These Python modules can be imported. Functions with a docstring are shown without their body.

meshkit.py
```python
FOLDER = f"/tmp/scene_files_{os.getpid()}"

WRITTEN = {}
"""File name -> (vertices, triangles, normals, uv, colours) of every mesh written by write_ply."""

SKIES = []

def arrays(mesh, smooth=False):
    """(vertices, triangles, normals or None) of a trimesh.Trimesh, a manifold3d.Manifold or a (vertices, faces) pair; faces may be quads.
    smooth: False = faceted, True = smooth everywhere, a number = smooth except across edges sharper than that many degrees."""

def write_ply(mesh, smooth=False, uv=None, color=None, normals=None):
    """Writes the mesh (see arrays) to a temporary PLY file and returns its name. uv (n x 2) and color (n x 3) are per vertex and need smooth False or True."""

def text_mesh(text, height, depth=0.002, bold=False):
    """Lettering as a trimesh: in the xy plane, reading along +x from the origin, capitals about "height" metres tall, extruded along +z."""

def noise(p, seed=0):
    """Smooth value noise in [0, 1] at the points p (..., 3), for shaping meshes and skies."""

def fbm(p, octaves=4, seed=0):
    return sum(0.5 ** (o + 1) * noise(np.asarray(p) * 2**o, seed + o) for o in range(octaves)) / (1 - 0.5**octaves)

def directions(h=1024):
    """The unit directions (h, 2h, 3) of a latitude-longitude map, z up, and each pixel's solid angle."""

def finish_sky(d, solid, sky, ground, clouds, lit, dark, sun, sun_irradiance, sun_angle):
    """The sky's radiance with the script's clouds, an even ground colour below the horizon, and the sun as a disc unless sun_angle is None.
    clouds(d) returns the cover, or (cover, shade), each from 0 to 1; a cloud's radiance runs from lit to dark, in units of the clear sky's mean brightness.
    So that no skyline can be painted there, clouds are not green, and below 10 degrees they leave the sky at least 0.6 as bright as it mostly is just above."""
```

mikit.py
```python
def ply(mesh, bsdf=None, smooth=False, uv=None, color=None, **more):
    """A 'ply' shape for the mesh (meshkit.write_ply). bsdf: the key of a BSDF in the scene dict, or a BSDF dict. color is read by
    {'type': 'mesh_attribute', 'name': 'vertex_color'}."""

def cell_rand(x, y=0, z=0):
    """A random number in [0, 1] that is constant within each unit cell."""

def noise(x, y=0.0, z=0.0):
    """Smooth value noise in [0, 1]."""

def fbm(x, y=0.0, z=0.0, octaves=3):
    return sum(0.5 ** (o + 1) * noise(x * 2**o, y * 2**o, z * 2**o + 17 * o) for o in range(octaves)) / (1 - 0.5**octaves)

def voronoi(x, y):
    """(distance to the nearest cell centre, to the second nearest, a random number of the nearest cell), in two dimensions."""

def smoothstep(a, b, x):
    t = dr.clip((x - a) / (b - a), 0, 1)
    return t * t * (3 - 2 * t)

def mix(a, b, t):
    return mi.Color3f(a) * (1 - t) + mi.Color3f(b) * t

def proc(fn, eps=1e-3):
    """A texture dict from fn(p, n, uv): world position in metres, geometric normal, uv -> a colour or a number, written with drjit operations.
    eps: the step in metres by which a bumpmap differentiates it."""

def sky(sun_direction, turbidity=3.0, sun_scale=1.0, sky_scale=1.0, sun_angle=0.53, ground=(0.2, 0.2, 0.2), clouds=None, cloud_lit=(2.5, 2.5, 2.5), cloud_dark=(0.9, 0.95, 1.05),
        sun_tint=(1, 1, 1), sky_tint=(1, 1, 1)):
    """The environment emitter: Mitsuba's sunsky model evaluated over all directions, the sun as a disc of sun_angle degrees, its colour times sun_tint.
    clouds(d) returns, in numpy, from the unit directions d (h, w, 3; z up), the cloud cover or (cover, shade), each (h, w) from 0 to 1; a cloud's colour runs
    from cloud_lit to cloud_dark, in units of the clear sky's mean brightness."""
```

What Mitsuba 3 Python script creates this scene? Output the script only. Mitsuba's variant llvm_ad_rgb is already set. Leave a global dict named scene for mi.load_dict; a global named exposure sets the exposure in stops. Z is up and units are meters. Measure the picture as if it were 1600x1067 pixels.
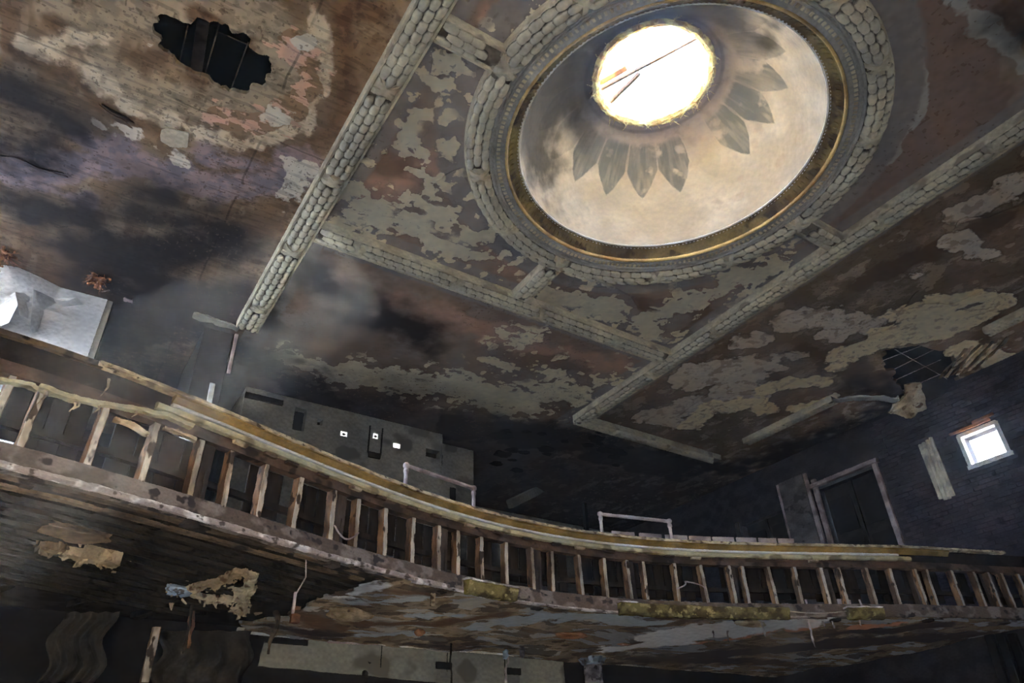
import math, random
import numpy as np, trimesh, shapely
import shapely.geometry as sg
import drjit as dr
import mitsuba as mi
import mikit, meshkit
from mikit import noise, fbm, voronoi, cell_rand, smoothstep, mix

random.seed(7); rng = np.random.default_rng(7)
T = mi.ScalarTransform4f
scene, labels = {}, {}
EYE = 1.6            # camera height above the stalls floor
U = 6.2              # one unit of the survey = height of the ceiling above the eye, in metres

# ------------------------------------------------------------------ camera
FOC, YAW, PITCH, ROLL = 1108.9, math.radians(34.03), math.radians(33.56), math.radians(-2.26)
def _axes():
    cy, sy, cp, sp = math.cos(YAW), math.sin(YAW), math.cos(PITCH), math.sin(PITCH)
    f = np.array([sy*cp, cy*cp, sp]); r = np.array([cy, -sy, 0.0]); u = np.cross(r, f)
    c, s = math.cos(ROLL), math.sin(ROLL)
    return c*r + s*u, -s*r + c*u, f
CR, CU, CF = _axes()
_cam = np.eye(4); _cam[:3, 0], _cam[:3, 1], _cam[:3, 2], _cam[:3, 3] = -CR, CU, CF, [0, 0, EYE]
scene['camera'] = {'type': 'perspective', 'fov_axis': 'x', 'fov': math.degrees(2*math.atan(800/FOC)),
                   'to_world': T(_cam), 'near_clip': 0.05, 'far_clip': 500.0}

# ------------------------------------------------------------------ light: sky, sun, exposure
SUN_TRAVEL = np.array([-0.575, -0.035, -0.788]); SUN_TRAVEL /= np.linalg.norm(SUN_TRAVEL)
scene['sky'] = mikit.sky((-SUN_TRAVEL).tolist(), turbidity=4.0, sun_scale=0.0, sky_scale=6.0, ground=(0.25, 0.23, 0.2),
                         clouds=lambda d: np.full(d.shape[:2], 0.55), cloud_lit=(1.22, 1.4, 1.68), cloud_dark=(1, 1, 1))
scene['sun'] = {'type': 'directional', 'direction': SUN_TRAVEL.tolist(), 'irradiance': {'type': 'rgb', 'value': [9.4, 8.0, 6.2]}}
exposure = 5.28
HAZE = 0.0038         # per metre

# thin smoke-like dust in the whole hall
scene['dust'] = {'type': 'homogeneous', 'albedo': {'type': 'rgb', 'value': [0.70, 0.84, 0.98]}, 'sigma_t': HAZE, 'phase': {'type': 'blendphase', 'weight': 0.55, 'a': {'type': 'hg', 'g': 0.2}, 'b': {'type': 'hg', 'g': 0.86}}}
scene['camera']['medium'] = {'type': 'ref', 'id': 'dust'}
scene['clear'] = {'type': 'null'}
_hz = (-0.585*6.2-.2, 2.10*6.2+.2, -0.62*6.2-.15, 2.32*6.2+.2, -.15, 10.2)
scene['dust_haze'] = {'type': 'cube', 'to_world': T().translate([(_hz[0]+_hz[1])/2, (_hz[2]+_hz[3])/2, (_hz[4]+_hz[5])/2]).scale([(_hz[1]-_hz[0])/2, (_hz[3]-_hz[2])/2, (_hz[5]-_hz[4])/2]),
                      'bsdf': {'type': 'ref', 'id': 'clear'}, 'interior': {'type': 'ref', 'id': 'dust'}}
labels['dust_haze'] = {'label': 'thin bluish dust haze filling the hall', 'kind': 'stuff'}

# ------------------------------------------------------------------ survey helpers
def ray(x, y):
    return (x-800)/FOC*CR - (y-533.5)/FOC*CU + CF
def on_z(x, y, zu=1.0):                      # point of the horizontal plane zu (units above the eye) -> units
    d = ray(x, y); return d/d[2]*zu
def on_x(x, y, xu): d = ray(x, y); return d/d[0]*xu
def on_y(x, y, yu): d = ray(x, y); return d/d[1]*yu
def M(p):                                    # units -> metres, world
    p = np.asarray(p, float)*U; p = p.copy(); p[..., 2] += EYE; return p
def Z(zu): return EYE + U*zu

# ------------------------------------------------------------------ scene helpers
def numbered(k):
    if k not in scene and k not in labels and not any(q.startswith(k+'__') for q in scene): return k
    i = 1
    while True:
        q = f'{k}_{i:03d}'
        if q not in scene and q not in labels and q not in _used: return q
        i += 1
_used, _count = set(), {}
def key_for(name, parent=None):
    base = f'{parent}__{name}' if parent else name
    n = _count.get(base, -1) + 1; _count[base] = n
    k = base if n == 0 else f'{base}_{n:03d}'
    _used.add(k); return k
def add(name, mesh, mat, parent=None, smooth=False, label=None, cat=None, group=None, kind=None, xf=None, shape=None):
    k = key_for(name, parent)
    s = dict(shape) if shape is not None else mikit.ply(mesh, mat, smooth=smooth)
    if xf is not None: s['to_world'] = xf
    scene[k] = s
    tag(k, label, cat, group, kind); return k
def tag(k, label=None, cat=None, group=None, kind=None):
    d = {a: b for a, b in (('label', label), ('category', cat), ('group', group), ('kind', kind)) if b}
    if d: labels.setdefault(k, {}).update(d)
def thing(name, label, cat=None, group=None, kind=None):
    k = key_for(name); tag(k, label, cat, group, kind); return k

def tm(v, f):
    m = trimesh.Trimesh(np.asarray(v, float), np.asarray(f, int), process=False); return m
def cat_(ms): return trimesh.util.concatenate([m for m in ms if m is not None])
def box(x0, x1, y0, y1, z0, z1):
    m = trimesh.creation.box((x1-x0, y1-y0, z1-z0)); m.apply_translation(((x0+x1)/2, (y0+y1)/2, (z0+z1)/2)); return m
def rough(m, amp, freq, seed=0):
    v = np.array(m.vertices)
    d = np.stack([meshkit.fbm(v*freq + 31*k, 3, seed+k) - 0.5 for k in range(3)], 1)
    m.vertices = v + 2*amp*d; return m
def beam(p, q, w, h, up=(0, 0, 1), n=4, amp=0.0, seed=0, taper=1.0):
    """A squared timber from p to q with chamfered edges, uneven if amp."""
    p, q = np.asarray(p, float), np.asarray(q, float); d = q-p; L = np.linalg.norm(d); d = d/L
    if abs(d @ np.asarray(up, float)) > .999*np.linalg.norm(up): up = (0, 1, 0.0)
    a = np.cross(d, up); a /= np.linalg.norm(a); b = np.cross(a, d)
    c = min(w, h)*0.12
    prof = [(-w/2+c, -h/2), (w/2-c, -h/2), (w/2, -h/2+c), (w/2, h/2-c), (w/2-c, h/2), (-w/2+c, h/2), (-w/2, h/2-c), (-w/2, -h/2+c)]
    vs, fs = [], []
    for i in range(n+1):
        t = i/n; s = 1 + (taper-1)*t
        for (x, y) in prof: vs.append(p + d*L*t + a*x*s + b*y*s)
    for i in range(n):
        for j in range(8):
            A, B = i*8+j, i*8+(j+1) % 8
            fs += [(A, B, B+8), (A, B+8, A+8)]
    for j in range(1, 7): fs += [(0, j+1, j), (n*8, n*8+j, n*8+j+1)]
    m = tm(vs, fs)
    if amp: rough(m, amp, 9.0, seed)
    return m
def tube(pts, r, sides=8, cap=True):
    pts = np.asarray(pts, float); rr = np.broadcast_to(np.asarray(r, float), len(pts))
    vs, fs = [], []; prev = None
    for i in range(len(pts)):
        d = pts[min(i+1, len(pts)-1)] - pts[max(i-1, 0)]; d /= np.linalg.norm(d)+1e-12
        a = np.cross(d, [0, 0, 1]) if prev is None else prev - d*(prev @ d)
        if np.linalg.norm(a) < 1e-6: a = np.cross(d, [1, 0, 0])
        a /= np.linalg.norm(a); prev = a; b = np.cross(d, a)
        for k in range(sides):
            t = 2*math.pi*k/sides; vs.append(pts[i] + rr[i]*(a*math.cos(t)+b*math.sin(t)))
    n = len(pts)
    for i in range(n-1):
        for k in range(sides):
            A, B = i*sides+k, i*sides+(k+1) % sides
            fs += [(A, B, B+sides), (A, B+sides, A+sides)]
    if cap:
        vs += [pts[0], pts[-1]]; c0, c1 = len(vs)-2, len(vs)-1
        for k in range(sides):
            fs += [(c0, (k+1) % sides, k), (c1, (n-1)*sides+k, (n-1)*sides+(k+1) % sides)]
    return tm(vs, fs)
def lathe(prof, c, n=96, a0=0.0, a1=2*math.pi):
    """prof: [(r, z)] in metres, turned about the vertical through c=(x, y)."""
    full = abs(a1-a0-2*math.pi) < 1e-6
    th = np.linspace(a0, a1, n, endpoint=not full); P = np.array(prof); k = len(P)
    v = np.stack([c[0]+np.outer(np.cos(th), P[:, 0]), c[1]+np.outer(np.sin(th), P[:, 0]), np.broadcast_to(P[:, 1], (n, k))], -1).reshape(-1, 3)
    f = []
    for i in range(n if full else n-1):
        j = (i+1) % n
        for q in range(k-1): f += [(i*k+q, j*k+q, j*k+q+1), (i*k+q, j*k+q+1, i*k+q+1)]
    return tm(v, f)
def ball(c, r, s=1): 
    m = trimesh.creation.icosphere(s, r); m.apply_translation(c); return m
def slab(poly, z0, z1):
    m = trimesh.creation.extrude_polygon(poly, z1-z0, engine='earcut'); m.apply_translation((0, 0, z0)); return m
def ragged(pts, amp, step, seed):
    """A closed outline with an uneven broken edge."""
    g = sg.Polygon(pts).exterior; n = int(g.length/step); out = []
    for i in range(n):
        p = g.interpolate(i/n, normalized=True); q = g.interpolate((i+0.5)/n % 1, normalized=True)
        d = np.array([q.x-p.x, q.y-p.y]); d /= np.linalg.norm(d)+1e-9; nn = np.array([d[1], -d[0]])
        w = meshkit.fbm(np.array([[p.x*3/step*.12, p.y*3/step*.12, seed]]), 4, seed)[0]-.5
        out.append((p.x+nn[0]*w*2*amp, p.y+nn[1]*w*2*amp))
    g = sg.Polygon(out).buffer(0)
    return max(g.geoms, key=lambda a: a.area) if hasattr(g, 'geoms') else g

# ------------------------------------------------------------------ materials
def lin(c): c = c/255.0; return c/12.92 if c < 0.04045 else ((c+0.055)/1.055)**2.4
KA = 2.0
SAT = 0.82
def S(r, g, b, k=KA):
    c = [lin(x)*k for x in (r, g, b)]; y = .3*c[0]+.6*c[1]+.1*c[2]
    return [min(0.85, y+(x-y)*SAT) for x in c]
def bsdf(name, color, rough_=0.9, metallic=0.0, spec=0.2):
    col = color if isinstance(color, dict) else {'type': 'rgb', 'value': list(color)}
    scene[name] = {'type': 'twosided', 'b': {'type': 'principled', 'base_color': col, 'roughness': rough_, 'metallic': metallic, 'specular': spec}}
    return name
def C3(c): return mi.Color3f(*[float(x) for x in c])

def strokes(lst, zu):
    """[(points on the photograph, radius)] of stains on the horizontal plane zu -> capsules in units of that plane."""
    out = []
    for pts, r in lst:
        q = [on_z(x, y, zu)[:2] for x, y in pts]
        x, y = pts[len(pts)//2]
        a, b, c = on_z(x, y, zu)[:2], on_z(x+3, y, zu)[:2], on_z(x, y+3, zu)[:2]
        s = math.sqrt(abs((b-a)[0]*(c-a)[1]-(b-a)[1]*(c-a)[0]))/3
        if len(q) == 1: q = [q[0], q[0]+1e-4]
        for i in range(len(q)-1): out.append((*q[i], *q[i+1], r*s))
    return [tuple(float(v) for v in t) for t in out]
def sdist(x, y, segs):
    d = mi.Float(9.0)
    for ax, ay, bx, by, r in segs:
        vx, vy = bx-ax, by-ay; L = max(vx*vx+vy*vy, 1e-9)
        t = dr.clip(((x-ax)*vx+(y-ay)*vy)/L, 0, 1)
        ex, ey = x-ax-t*vx, y-ay-t*vy
        d = dr.minimum(d, dr.sqrt(ex*ex+ey*ey)-r)
    return d

HC = 1.013           # ceiling plaster, a hand above the faces of the mouldings
DC = (0.762, 0.580)  # centre of the dome in plan
XA, XB, YC, YE, XF = 0.255, 1.268, 1.112, 1.52, 1.862   # lines of the plaster mouldings
XL, XR = -0.585, 2.10                                   # side walls
_cream = strokes([
    ([(673, 130), (676, 140)], 11), ([(697, 132), (700, 145)], 12), ([(726, 148), (738, 160)], 11), ([(682, 165), (656, 190), (640, 222)], 20), ([(690, 205), (694, 225)], 12),
    ([(612, 226), (600, 234)], 7), ([(545, 303), (600, 295)], 12), ([(530, 345), (640, 345), (725, 378)], 26), ([(650, 318), (700, 330)], 18), ([(690, 262), (668, 300)], 14),
    ([(740, 395), (770, 405)], 12), ([(600, 330), (560, 350)], 22), ([(870, 468), (965, 492)], 22), ([(1000, 500), (1080, 478), (1150, 440), (1215, 412)], 17), ([(1010, 520), (1040, 530)], 14),
    ([(815, 58), (800, 85), (782, 112)], 8), ([(830, 45)], 7), ([(700, 95), (690, 110)], 10), 
([(560, 585), (700, 605), (800, 622), (900, 615)], 24), ([(800, 530), (832, 536)], 9), ([(955, 592), (930, 600)], 14),
    ([(840, 580), (880, 585)], 12), ([(760, 560), (800, 575)], 8), ([(450, 560), (520, 585)], 16), ([(780, 640), (860, 640)], 10)], HC)
_pink = strokes([([(620, 470), (700, 500), (770, 520), (850, 550), (965, 575)], 20), ([(765, 15), (800, 20)], 26), ([(735, 365), (760, 385), (790, 415)], 10), ([(570, 300), (700, 250)], 30),
                 ([(1450, 60), (1500, 200), (1380, 330)], 1), ([(1100, 470), (1180, 430)], 14)], HC)
_gryl = strokes([([(1400, 10), (1425, 90), (1420, 170), (1390, 250)], 17), ([(1490, -10), (1560, 60), (1620, 120)], 16)], HC)
_tri = strokes([([(1470, 20), (1500, 130), (1400, 300)], 55), ([(1450, 250), (1330, 340)], 18), ([(1560, 150), (1500, 240)], 20)], HC)
_brown2 = strokes([([(560, 262), (620, 200), (650, 110)], 26), ([(1010, 480), (1120, 490), (1060, 540)], 13), ([(1260, 20), (1400, 120)], 8), ([(680, 290), (640, 260), (600, 270)], 16),
                   ([(830, 560), (900, 575)], 14), ([(690, 430), (770, 455), (800, 470)], 10)], HC)
# left of the long moulding
_lt = strokes([([(40, 62), (83, 76), (134, 100), (155, 138), (206, 165), (261, 186), (310, 203), (378, 227), (464, 206)], 13), ([(495, 30), (516, 86), (498, 140)], 13), ([(100, 70), (160, 60)], 8),
               ([(480, 140), (490, 190)], 9), ([(430, 200), (480, 205)], 11)], HC)
_gt = strokes([([(160, 110), (240, 160), (330, 165), (420, 150), (450, 100), (430, 30), (300, 10), (160, 20)], 36), ([(100, 20), (150, 40)], 25)], HC)
_db = strokes([([(10, 70), (58, 92), (124, 125), (150, 160), (195, 185)], 13), ([(395, 238), (480, 226), (515, 205)], 12), ([(535, 14), (538, 138), (520, 200)], 17), ([(560, 10), (590, 20)], 14),
               ([(80, 38), (110, 55), (150, 60)], 7), ([(20, 20)], 20), ([(225, 195), (250, 205)], 8), ([(320, 30), (345, 38)], 6), ([(300, 122), (318, 128)], 7)], HC)
_scab = strokes([([(457, 62), (478, 100), (481, 131), (457, 172), (395, 193), (344, 186), (335, 180)], 15)], HC)
_bits = strokes([([(468, 62), (470, 70)], 5), ([(450, 110), (462, 116)], 5), ([(418, 175), (440, 185)], 4), ([(150, 192), (162, 200)], 6), ([(198, 200), (212, 212)], 7), ([(245, 232), (275, 250)], 8),
                 ([(455, 268), (450, 300), (440, 322)], 14), ([(480, 262), (500, 270)], 10), ([(229, 81), (232, 83)], 3), ([(300, 265)], 4)], HC)
_purp = strokes([([(0, 265), (110, 262), (210, 252), (330, 292), (430, 282), (470, 250)], 30), ([(130, 225), (200, 235)], 25), ([(330, 250), (420, 262)], 20), ([(20, 285), (140, 315)], 14)], HC)
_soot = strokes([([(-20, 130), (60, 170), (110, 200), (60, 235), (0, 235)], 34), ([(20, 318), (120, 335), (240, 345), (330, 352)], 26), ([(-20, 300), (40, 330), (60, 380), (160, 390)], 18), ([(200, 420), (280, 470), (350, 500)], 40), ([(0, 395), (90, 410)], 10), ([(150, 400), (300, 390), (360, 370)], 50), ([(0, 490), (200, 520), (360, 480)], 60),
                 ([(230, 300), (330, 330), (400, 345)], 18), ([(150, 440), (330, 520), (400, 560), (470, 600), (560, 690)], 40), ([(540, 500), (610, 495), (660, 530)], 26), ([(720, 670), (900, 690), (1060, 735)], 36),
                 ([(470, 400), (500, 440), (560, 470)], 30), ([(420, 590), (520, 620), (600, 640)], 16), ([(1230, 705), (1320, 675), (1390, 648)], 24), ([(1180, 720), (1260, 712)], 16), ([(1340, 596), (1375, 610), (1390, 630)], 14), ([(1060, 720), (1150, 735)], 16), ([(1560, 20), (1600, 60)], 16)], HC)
# right of the long moulding
_gp = strokes([([(1232, 500), (1300, 496), (1340, 508)], 22), ([(1380, 500), (1350, 515)], 12), ([(1162, 535), (1185, 530)], 15), ([(1205, 555), (1245, 557)], 9), ([(1085, 590), (1160, 578), (1140, 615)], 30), ([(1060, 660), (1010, 650)], 14), ([(1055, 640), (1110, 625), (1180, 620)], 18),
               ([(1490, 370), (1520, 395), (1545, 400)], 12), ([(1500, 330), (1600, 290)], 25), ([(1290, 520), (1310, 525)], 12), ([(1425, 428), (1432, 430)], 6), ([(1230, 575), (1190, 575)], 6)], HC)
_ly = strokes([([(1385, 525), (1450, 505), (1520, 492)], 24), ([(1505, 545), (1560, 565), (1610, 590)], 17), ([(1318, 555), (1360, 540), (1420, 522), (1480, 512), (1550, 478)], 20), ([(1400, 492), (1440, 482), (1530, 462)], 18), ([(1500, 545), (1530, 555), (1570, 570)], 16), ([(1080, 665), (1110, 635), (1180, 628), (1195, 640)], 14),
               ([(1195, 610), (1230, 600), (1290, 595)], 13), ([(1330, 548), (1300, 575)], 9), ([(1240, 640), (1300, 620)], 6)], HC)
_br = strokes([([(1330, 580), (1370, 590), (1400, 620)], 17), ([(1160, 565), (1195, 585), (1230, 600)], 9), ([(1255, 545), (1300, 560), (1280, 575)], 10), ([(1200, 650), (1290, 640)], 8), ([(1550, 505), (1535, 525)], 17),
               ([(1450, 400), (1350, 440), (1560, 340)], 16), ([(1290, 510), (1270, 500)], 5)], HC)

def _app(c, d, n, e, amp, col):
    return mix(c, C3(col) if isinstance(col, list) else col, smoothstep(e, -e, d + amp*(n-0.5)))
def ceiling_color(p, n, uv):
    x, y = p.x/U, p.y/U
    n1 = fbm(x*7+3, y*7, 1.7, 3); n2 = fbm(x*24, y*24+9, 4.1, 4); n3 = fbm(x*90, y*90, 8.3, 2); n4 = fbm(x*58+2, y*58, 6.6, 4); nr = 0.6*n2+0.4*n4
    left = x < XA; right = x > XB
    # --- bays between the two long mouldings
    r = dr.sqrt(dr.square(x-DC[0])+dr.square(y-DC[1]))
    edge = dr.minimum(dr.minimum(x-XA, XB-x), dr.minimum(dr.abs(y-YC), dr.abs(r-0.375)))
    m = mix(C3(S(98, 82, 70)), C3(S(82, 64, 54)), smoothstep(0.35, 0.65, n1))
    m = mix(m, C3(S(100, 94, 92)), smoothstep(0.5, 0.75, n2)*0.45)
    m = _app(m, sdist(x, y, _pink), n2, 0.02, 0.10, S(118, 90, 76))
    m = _app(m, sdist(x, y, _tri), n2, 0.004, 0.03, S(92, 74, 68))
    m = _app(m, sdist(x, y, _gryl), n2, 0.003, 0.06, S(112, 113, 110))
    m = _app(m, sdist(x, y, _brown2), n2, 0.012, 0.10, S(80, 60, 48))
    m = mix(m, C3(S(92, 88, 88)), smoothstep(0.062, 0.052, edge+0.012*(n3-0.5)))
    dcr = sdist(x, y, _cream)+0.17*(nr-0.5)
    hol = smoothstep(0.585, 0.60, fbm(x*34, y*50, 2.9, 4))*smoothstep(-0.045, -0.012, dcr)
    chip = smoothstep(0.615, 0.625, fbm(x*46+4, y*46, 9.9, 4))*smoothstep(0.075, 0.02, dcr)
    cm = dr.maximum(smoothstep(0.0025, -0.0025, dcr)*(1-hol), chip)
    m = mix(m, C3(S(62, 50, 44)), smoothstep(0.012, 0.0, dr.abs(dcr-0.003))*0.35)
    m = mix(m, C3(S(160, 152, 130)), cm)
    # --- the ceiling left of them
    st = fbm(x*26, y*150, 3.9, 3); n5 = fbm(x*140, y*140, 5.5, 2)
    l = mix(C3(S(104, 86, 62)), C3(S(82, 64, 46)), smoothstep(0.40, 0.58, nr))
    l = mix(l, C3(S(66, 44, 28)), smoothstep(0.53, 0.62, n4)*0.5*smoothstep(0.4, 0.6, n1))
    l = mix(l, C3(S(124, 112, 90)), smoothstep(0.56, 0.64, fbm(x*30, y*14, 7.7, 4))*0.4)
    l = _app(l, sdist(x, y, _gt), nr, 0.012, 0.10, mix(C3(S(116, 103, 82)), C3(S(98, 86, 68)), smoothstep(0.45, 0.6, n4)))
    l = _app(l, sdist(x, y, _db), nr, 0.012, 0.09, mix(C3(S(78, 56, 36)), C3(S(58, 40, 28)), smoothstep(0.45, 0.6, n4)))
    l = _app(l, sdist(x, y, _lt), nr, 0.006, 0.09, mix(C3(S(146, 134, 112)), C3(S(120, 106, 84)), smoothstep(0.45, 0.62, n4)))
    l = _app(l, sdist(x, y, _scab), nr, 0.003, 0.08, S(100, 76, 52))
    l = _app(l, sdist(x, y, _scab)+0.010, fbm(x*44, y*80, 2.2, 4), 0.003, 0.16, S(146, 116, 98))
    l = _app(l, sdist(x, y, _purp), nr, 0.012, 0.12, mix(C3(S(104, 88, 90)), C3(S(82, 76, 86)), smoothstep(0.42, 0.6, n4)))
    l = _app(l, sdist(x, y, _bits), nr, 0.003, 0.12, S(148, 142, 130))
    l = mix(l, C3(S(52, 38, 28)), smoothstep(0.64, 0.70, n5)*0.55)
    l = l*(1-0.30*smoothstep(0.55, 0.68, st))
    lk = dr.minimum(dr.abs(x-0.115+0.010*(n2-0.5)), dr.abs(y-0.93-0.012*(n2-0.5)))
    l = l*(1-0.5*smoothstep(0.003, 0.001, lk)*smoothstep(0.4, 0.55, n2))
    # --- the ceiling right of them
    q = mix(C3(S(88, 68, 54)), C3(S(72, 60, 46)), smoothstep(0.35, 0.65, n1))
    q = mix(q, C3(S(116, 100, 86)), smoothstep(0.52, 0.64, nr)*0.5)
    q = mix(q, C3(S(60, 46, 36)), smoothstep(0.54, 0.64, n4)*0.5)
    q = mix(q, C3(S(128, 116, 100)), smoothstep(0.62, 0.66, fbm(x*40, y*26, 1.1, 4))*0.5)
    q = mix(q, C3(S(88, 84, 80)), smoothstep(0.06, 0.05, x-XB+0.012*(n3-0.5)))
    q = _app(q, sdist(x, y, _br), nr, 0.010, 0.11, S(62, 46, 34))
    ed = dr.minimum(dr.abs(sdist(x, y, _gp)+0.11*(nr-0.5)), dr.abs(sdist(x, y, _ly)+0.10*(nr-0.5)))
    q = mix(q, C3(S(44, 34, 28)), smoothstep(0.014, 0.0, ed)*0.6)
    q = _app(q, sdist(x, y, _gp), nr, 0.004, 0.11, mix(C3(S(150, 140, 128)), C3(S(122, 106, 92)), smoothstep(0.5, 0.62, n4)))
    q = _app(q, sdist(x, y, _ly), nr, 0.004, 0.10, mix(C3(S(176, 163, 132)), C3(S(146, 128, 98)), smoothstep(0.52, 0.66, n4)))
    c = dr.select(left, l, dr.select(right, q, m))
    # --- soot, specks, fine tone
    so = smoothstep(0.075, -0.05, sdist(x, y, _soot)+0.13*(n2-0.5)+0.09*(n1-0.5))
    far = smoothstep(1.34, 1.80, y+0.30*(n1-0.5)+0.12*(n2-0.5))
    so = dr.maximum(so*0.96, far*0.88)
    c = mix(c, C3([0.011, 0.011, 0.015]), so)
    sp = smoothstep(0.80, 0.86, noise(x*170, y*170, 3.0))
    c = mix(c, C3(S(58, 44, 34)), sp*0.5*smoothstep(0.45, 0.6, n1))
    return c*(0.82+0.36*n3)
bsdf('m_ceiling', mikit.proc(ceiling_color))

def stain(name, a, b, f=8.0, f2=60.0, lo=0.35, hi=0.65, stretch=(1, 1, 1), dark=None, rough_=0.9, spec=0.2, metallic=0.0):
    A, B = C3(a), C3(b); D = C3(dark) if dark is not None else None
    def fn(p, n, uv):
        x, y, z = p.x*stretch[0], p.y*stretch[1], p.z*stretch[2]
        k = fbm(x*f, y*f, z*f, 3); k2 = fbm(x*f2, y*f2, z*f2, 2)
        c = mix(A, B, smoothstep(lo, hi, k))*(0.75+0.5*k2)
        if D is not None: c = mix(c, D, smoothstep(0.58, 0.7, fbm(x*f*1.7+5, y*f*1.7, z*f*1.7, 3)))
        return c
    return bsdf(name, mikit.proc(fn), rough_, metallic, spec)
stain('m_cream', S(150, 144, 124), S(128, 122, 106), 2.5, 30, dark=S(112, 104, 90))
stain('m_groove', S(52, 46, 42), S(92, 86, 76), 5, 40)
stain('m_greyband', S(112, 112, 110), S(96, 96, 94), 4, 40)
stain('m_gold', S(96, 82, 40), S(62, 48, 24), 3, 40, dark=S(44, 34, 22), rough_=0.55, spec=0.4)
stain('m_goldedge', S(150, 128, 70), S(110, 84, 40), 3, 40, rough_=0.5, spec=0.4)
stain('m_white', S(190, 186, 172), S(160, 154, 140), 4, 40)
stain('m_rail', S(152, 144, 112), S(128, 117, 84), 3, 45, dark=S(96, 84, 56), rough_=0.6)
stain('m_raildark', S(112, 90, 36), S(84, 66, 26), 4, 45, rough_=0.6)
stain('m_railcap', S(150, 138, 110), S(104, 88, 66), 12, 60, dark=S(60, 48, 36))
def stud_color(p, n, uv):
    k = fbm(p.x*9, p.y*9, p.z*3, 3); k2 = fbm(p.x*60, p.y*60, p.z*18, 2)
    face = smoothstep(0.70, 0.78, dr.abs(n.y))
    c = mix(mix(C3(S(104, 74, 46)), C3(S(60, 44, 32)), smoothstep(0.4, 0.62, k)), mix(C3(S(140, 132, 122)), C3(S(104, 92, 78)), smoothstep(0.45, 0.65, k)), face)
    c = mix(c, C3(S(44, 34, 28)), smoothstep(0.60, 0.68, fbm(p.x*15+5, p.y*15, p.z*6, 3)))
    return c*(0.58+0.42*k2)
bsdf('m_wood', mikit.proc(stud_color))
stain('m_wooddark', S(46, 40, 38), S(30, 26, 26), 5, 40, stretch=(1, 1, .3))
stain('m_header', S(58, 44, 35), S(36, 28, 23), 4, 40, dark=S(24, 20, 18))
stain('m_board', S(26, 20, 17), S(15, 13, 12), 5, 40, stretch=(1, 1, .25), dark=S(11, 10, 10))
stain('m_burnt', S(24, 21, 20), S(14, 13, 13), 5, 40)
stain('m_sill', S(84, 77, 74), S(60, 52, 48), 6, 60, lo=.42, hi=.56, dark=S(34, 31, 35))
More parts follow.
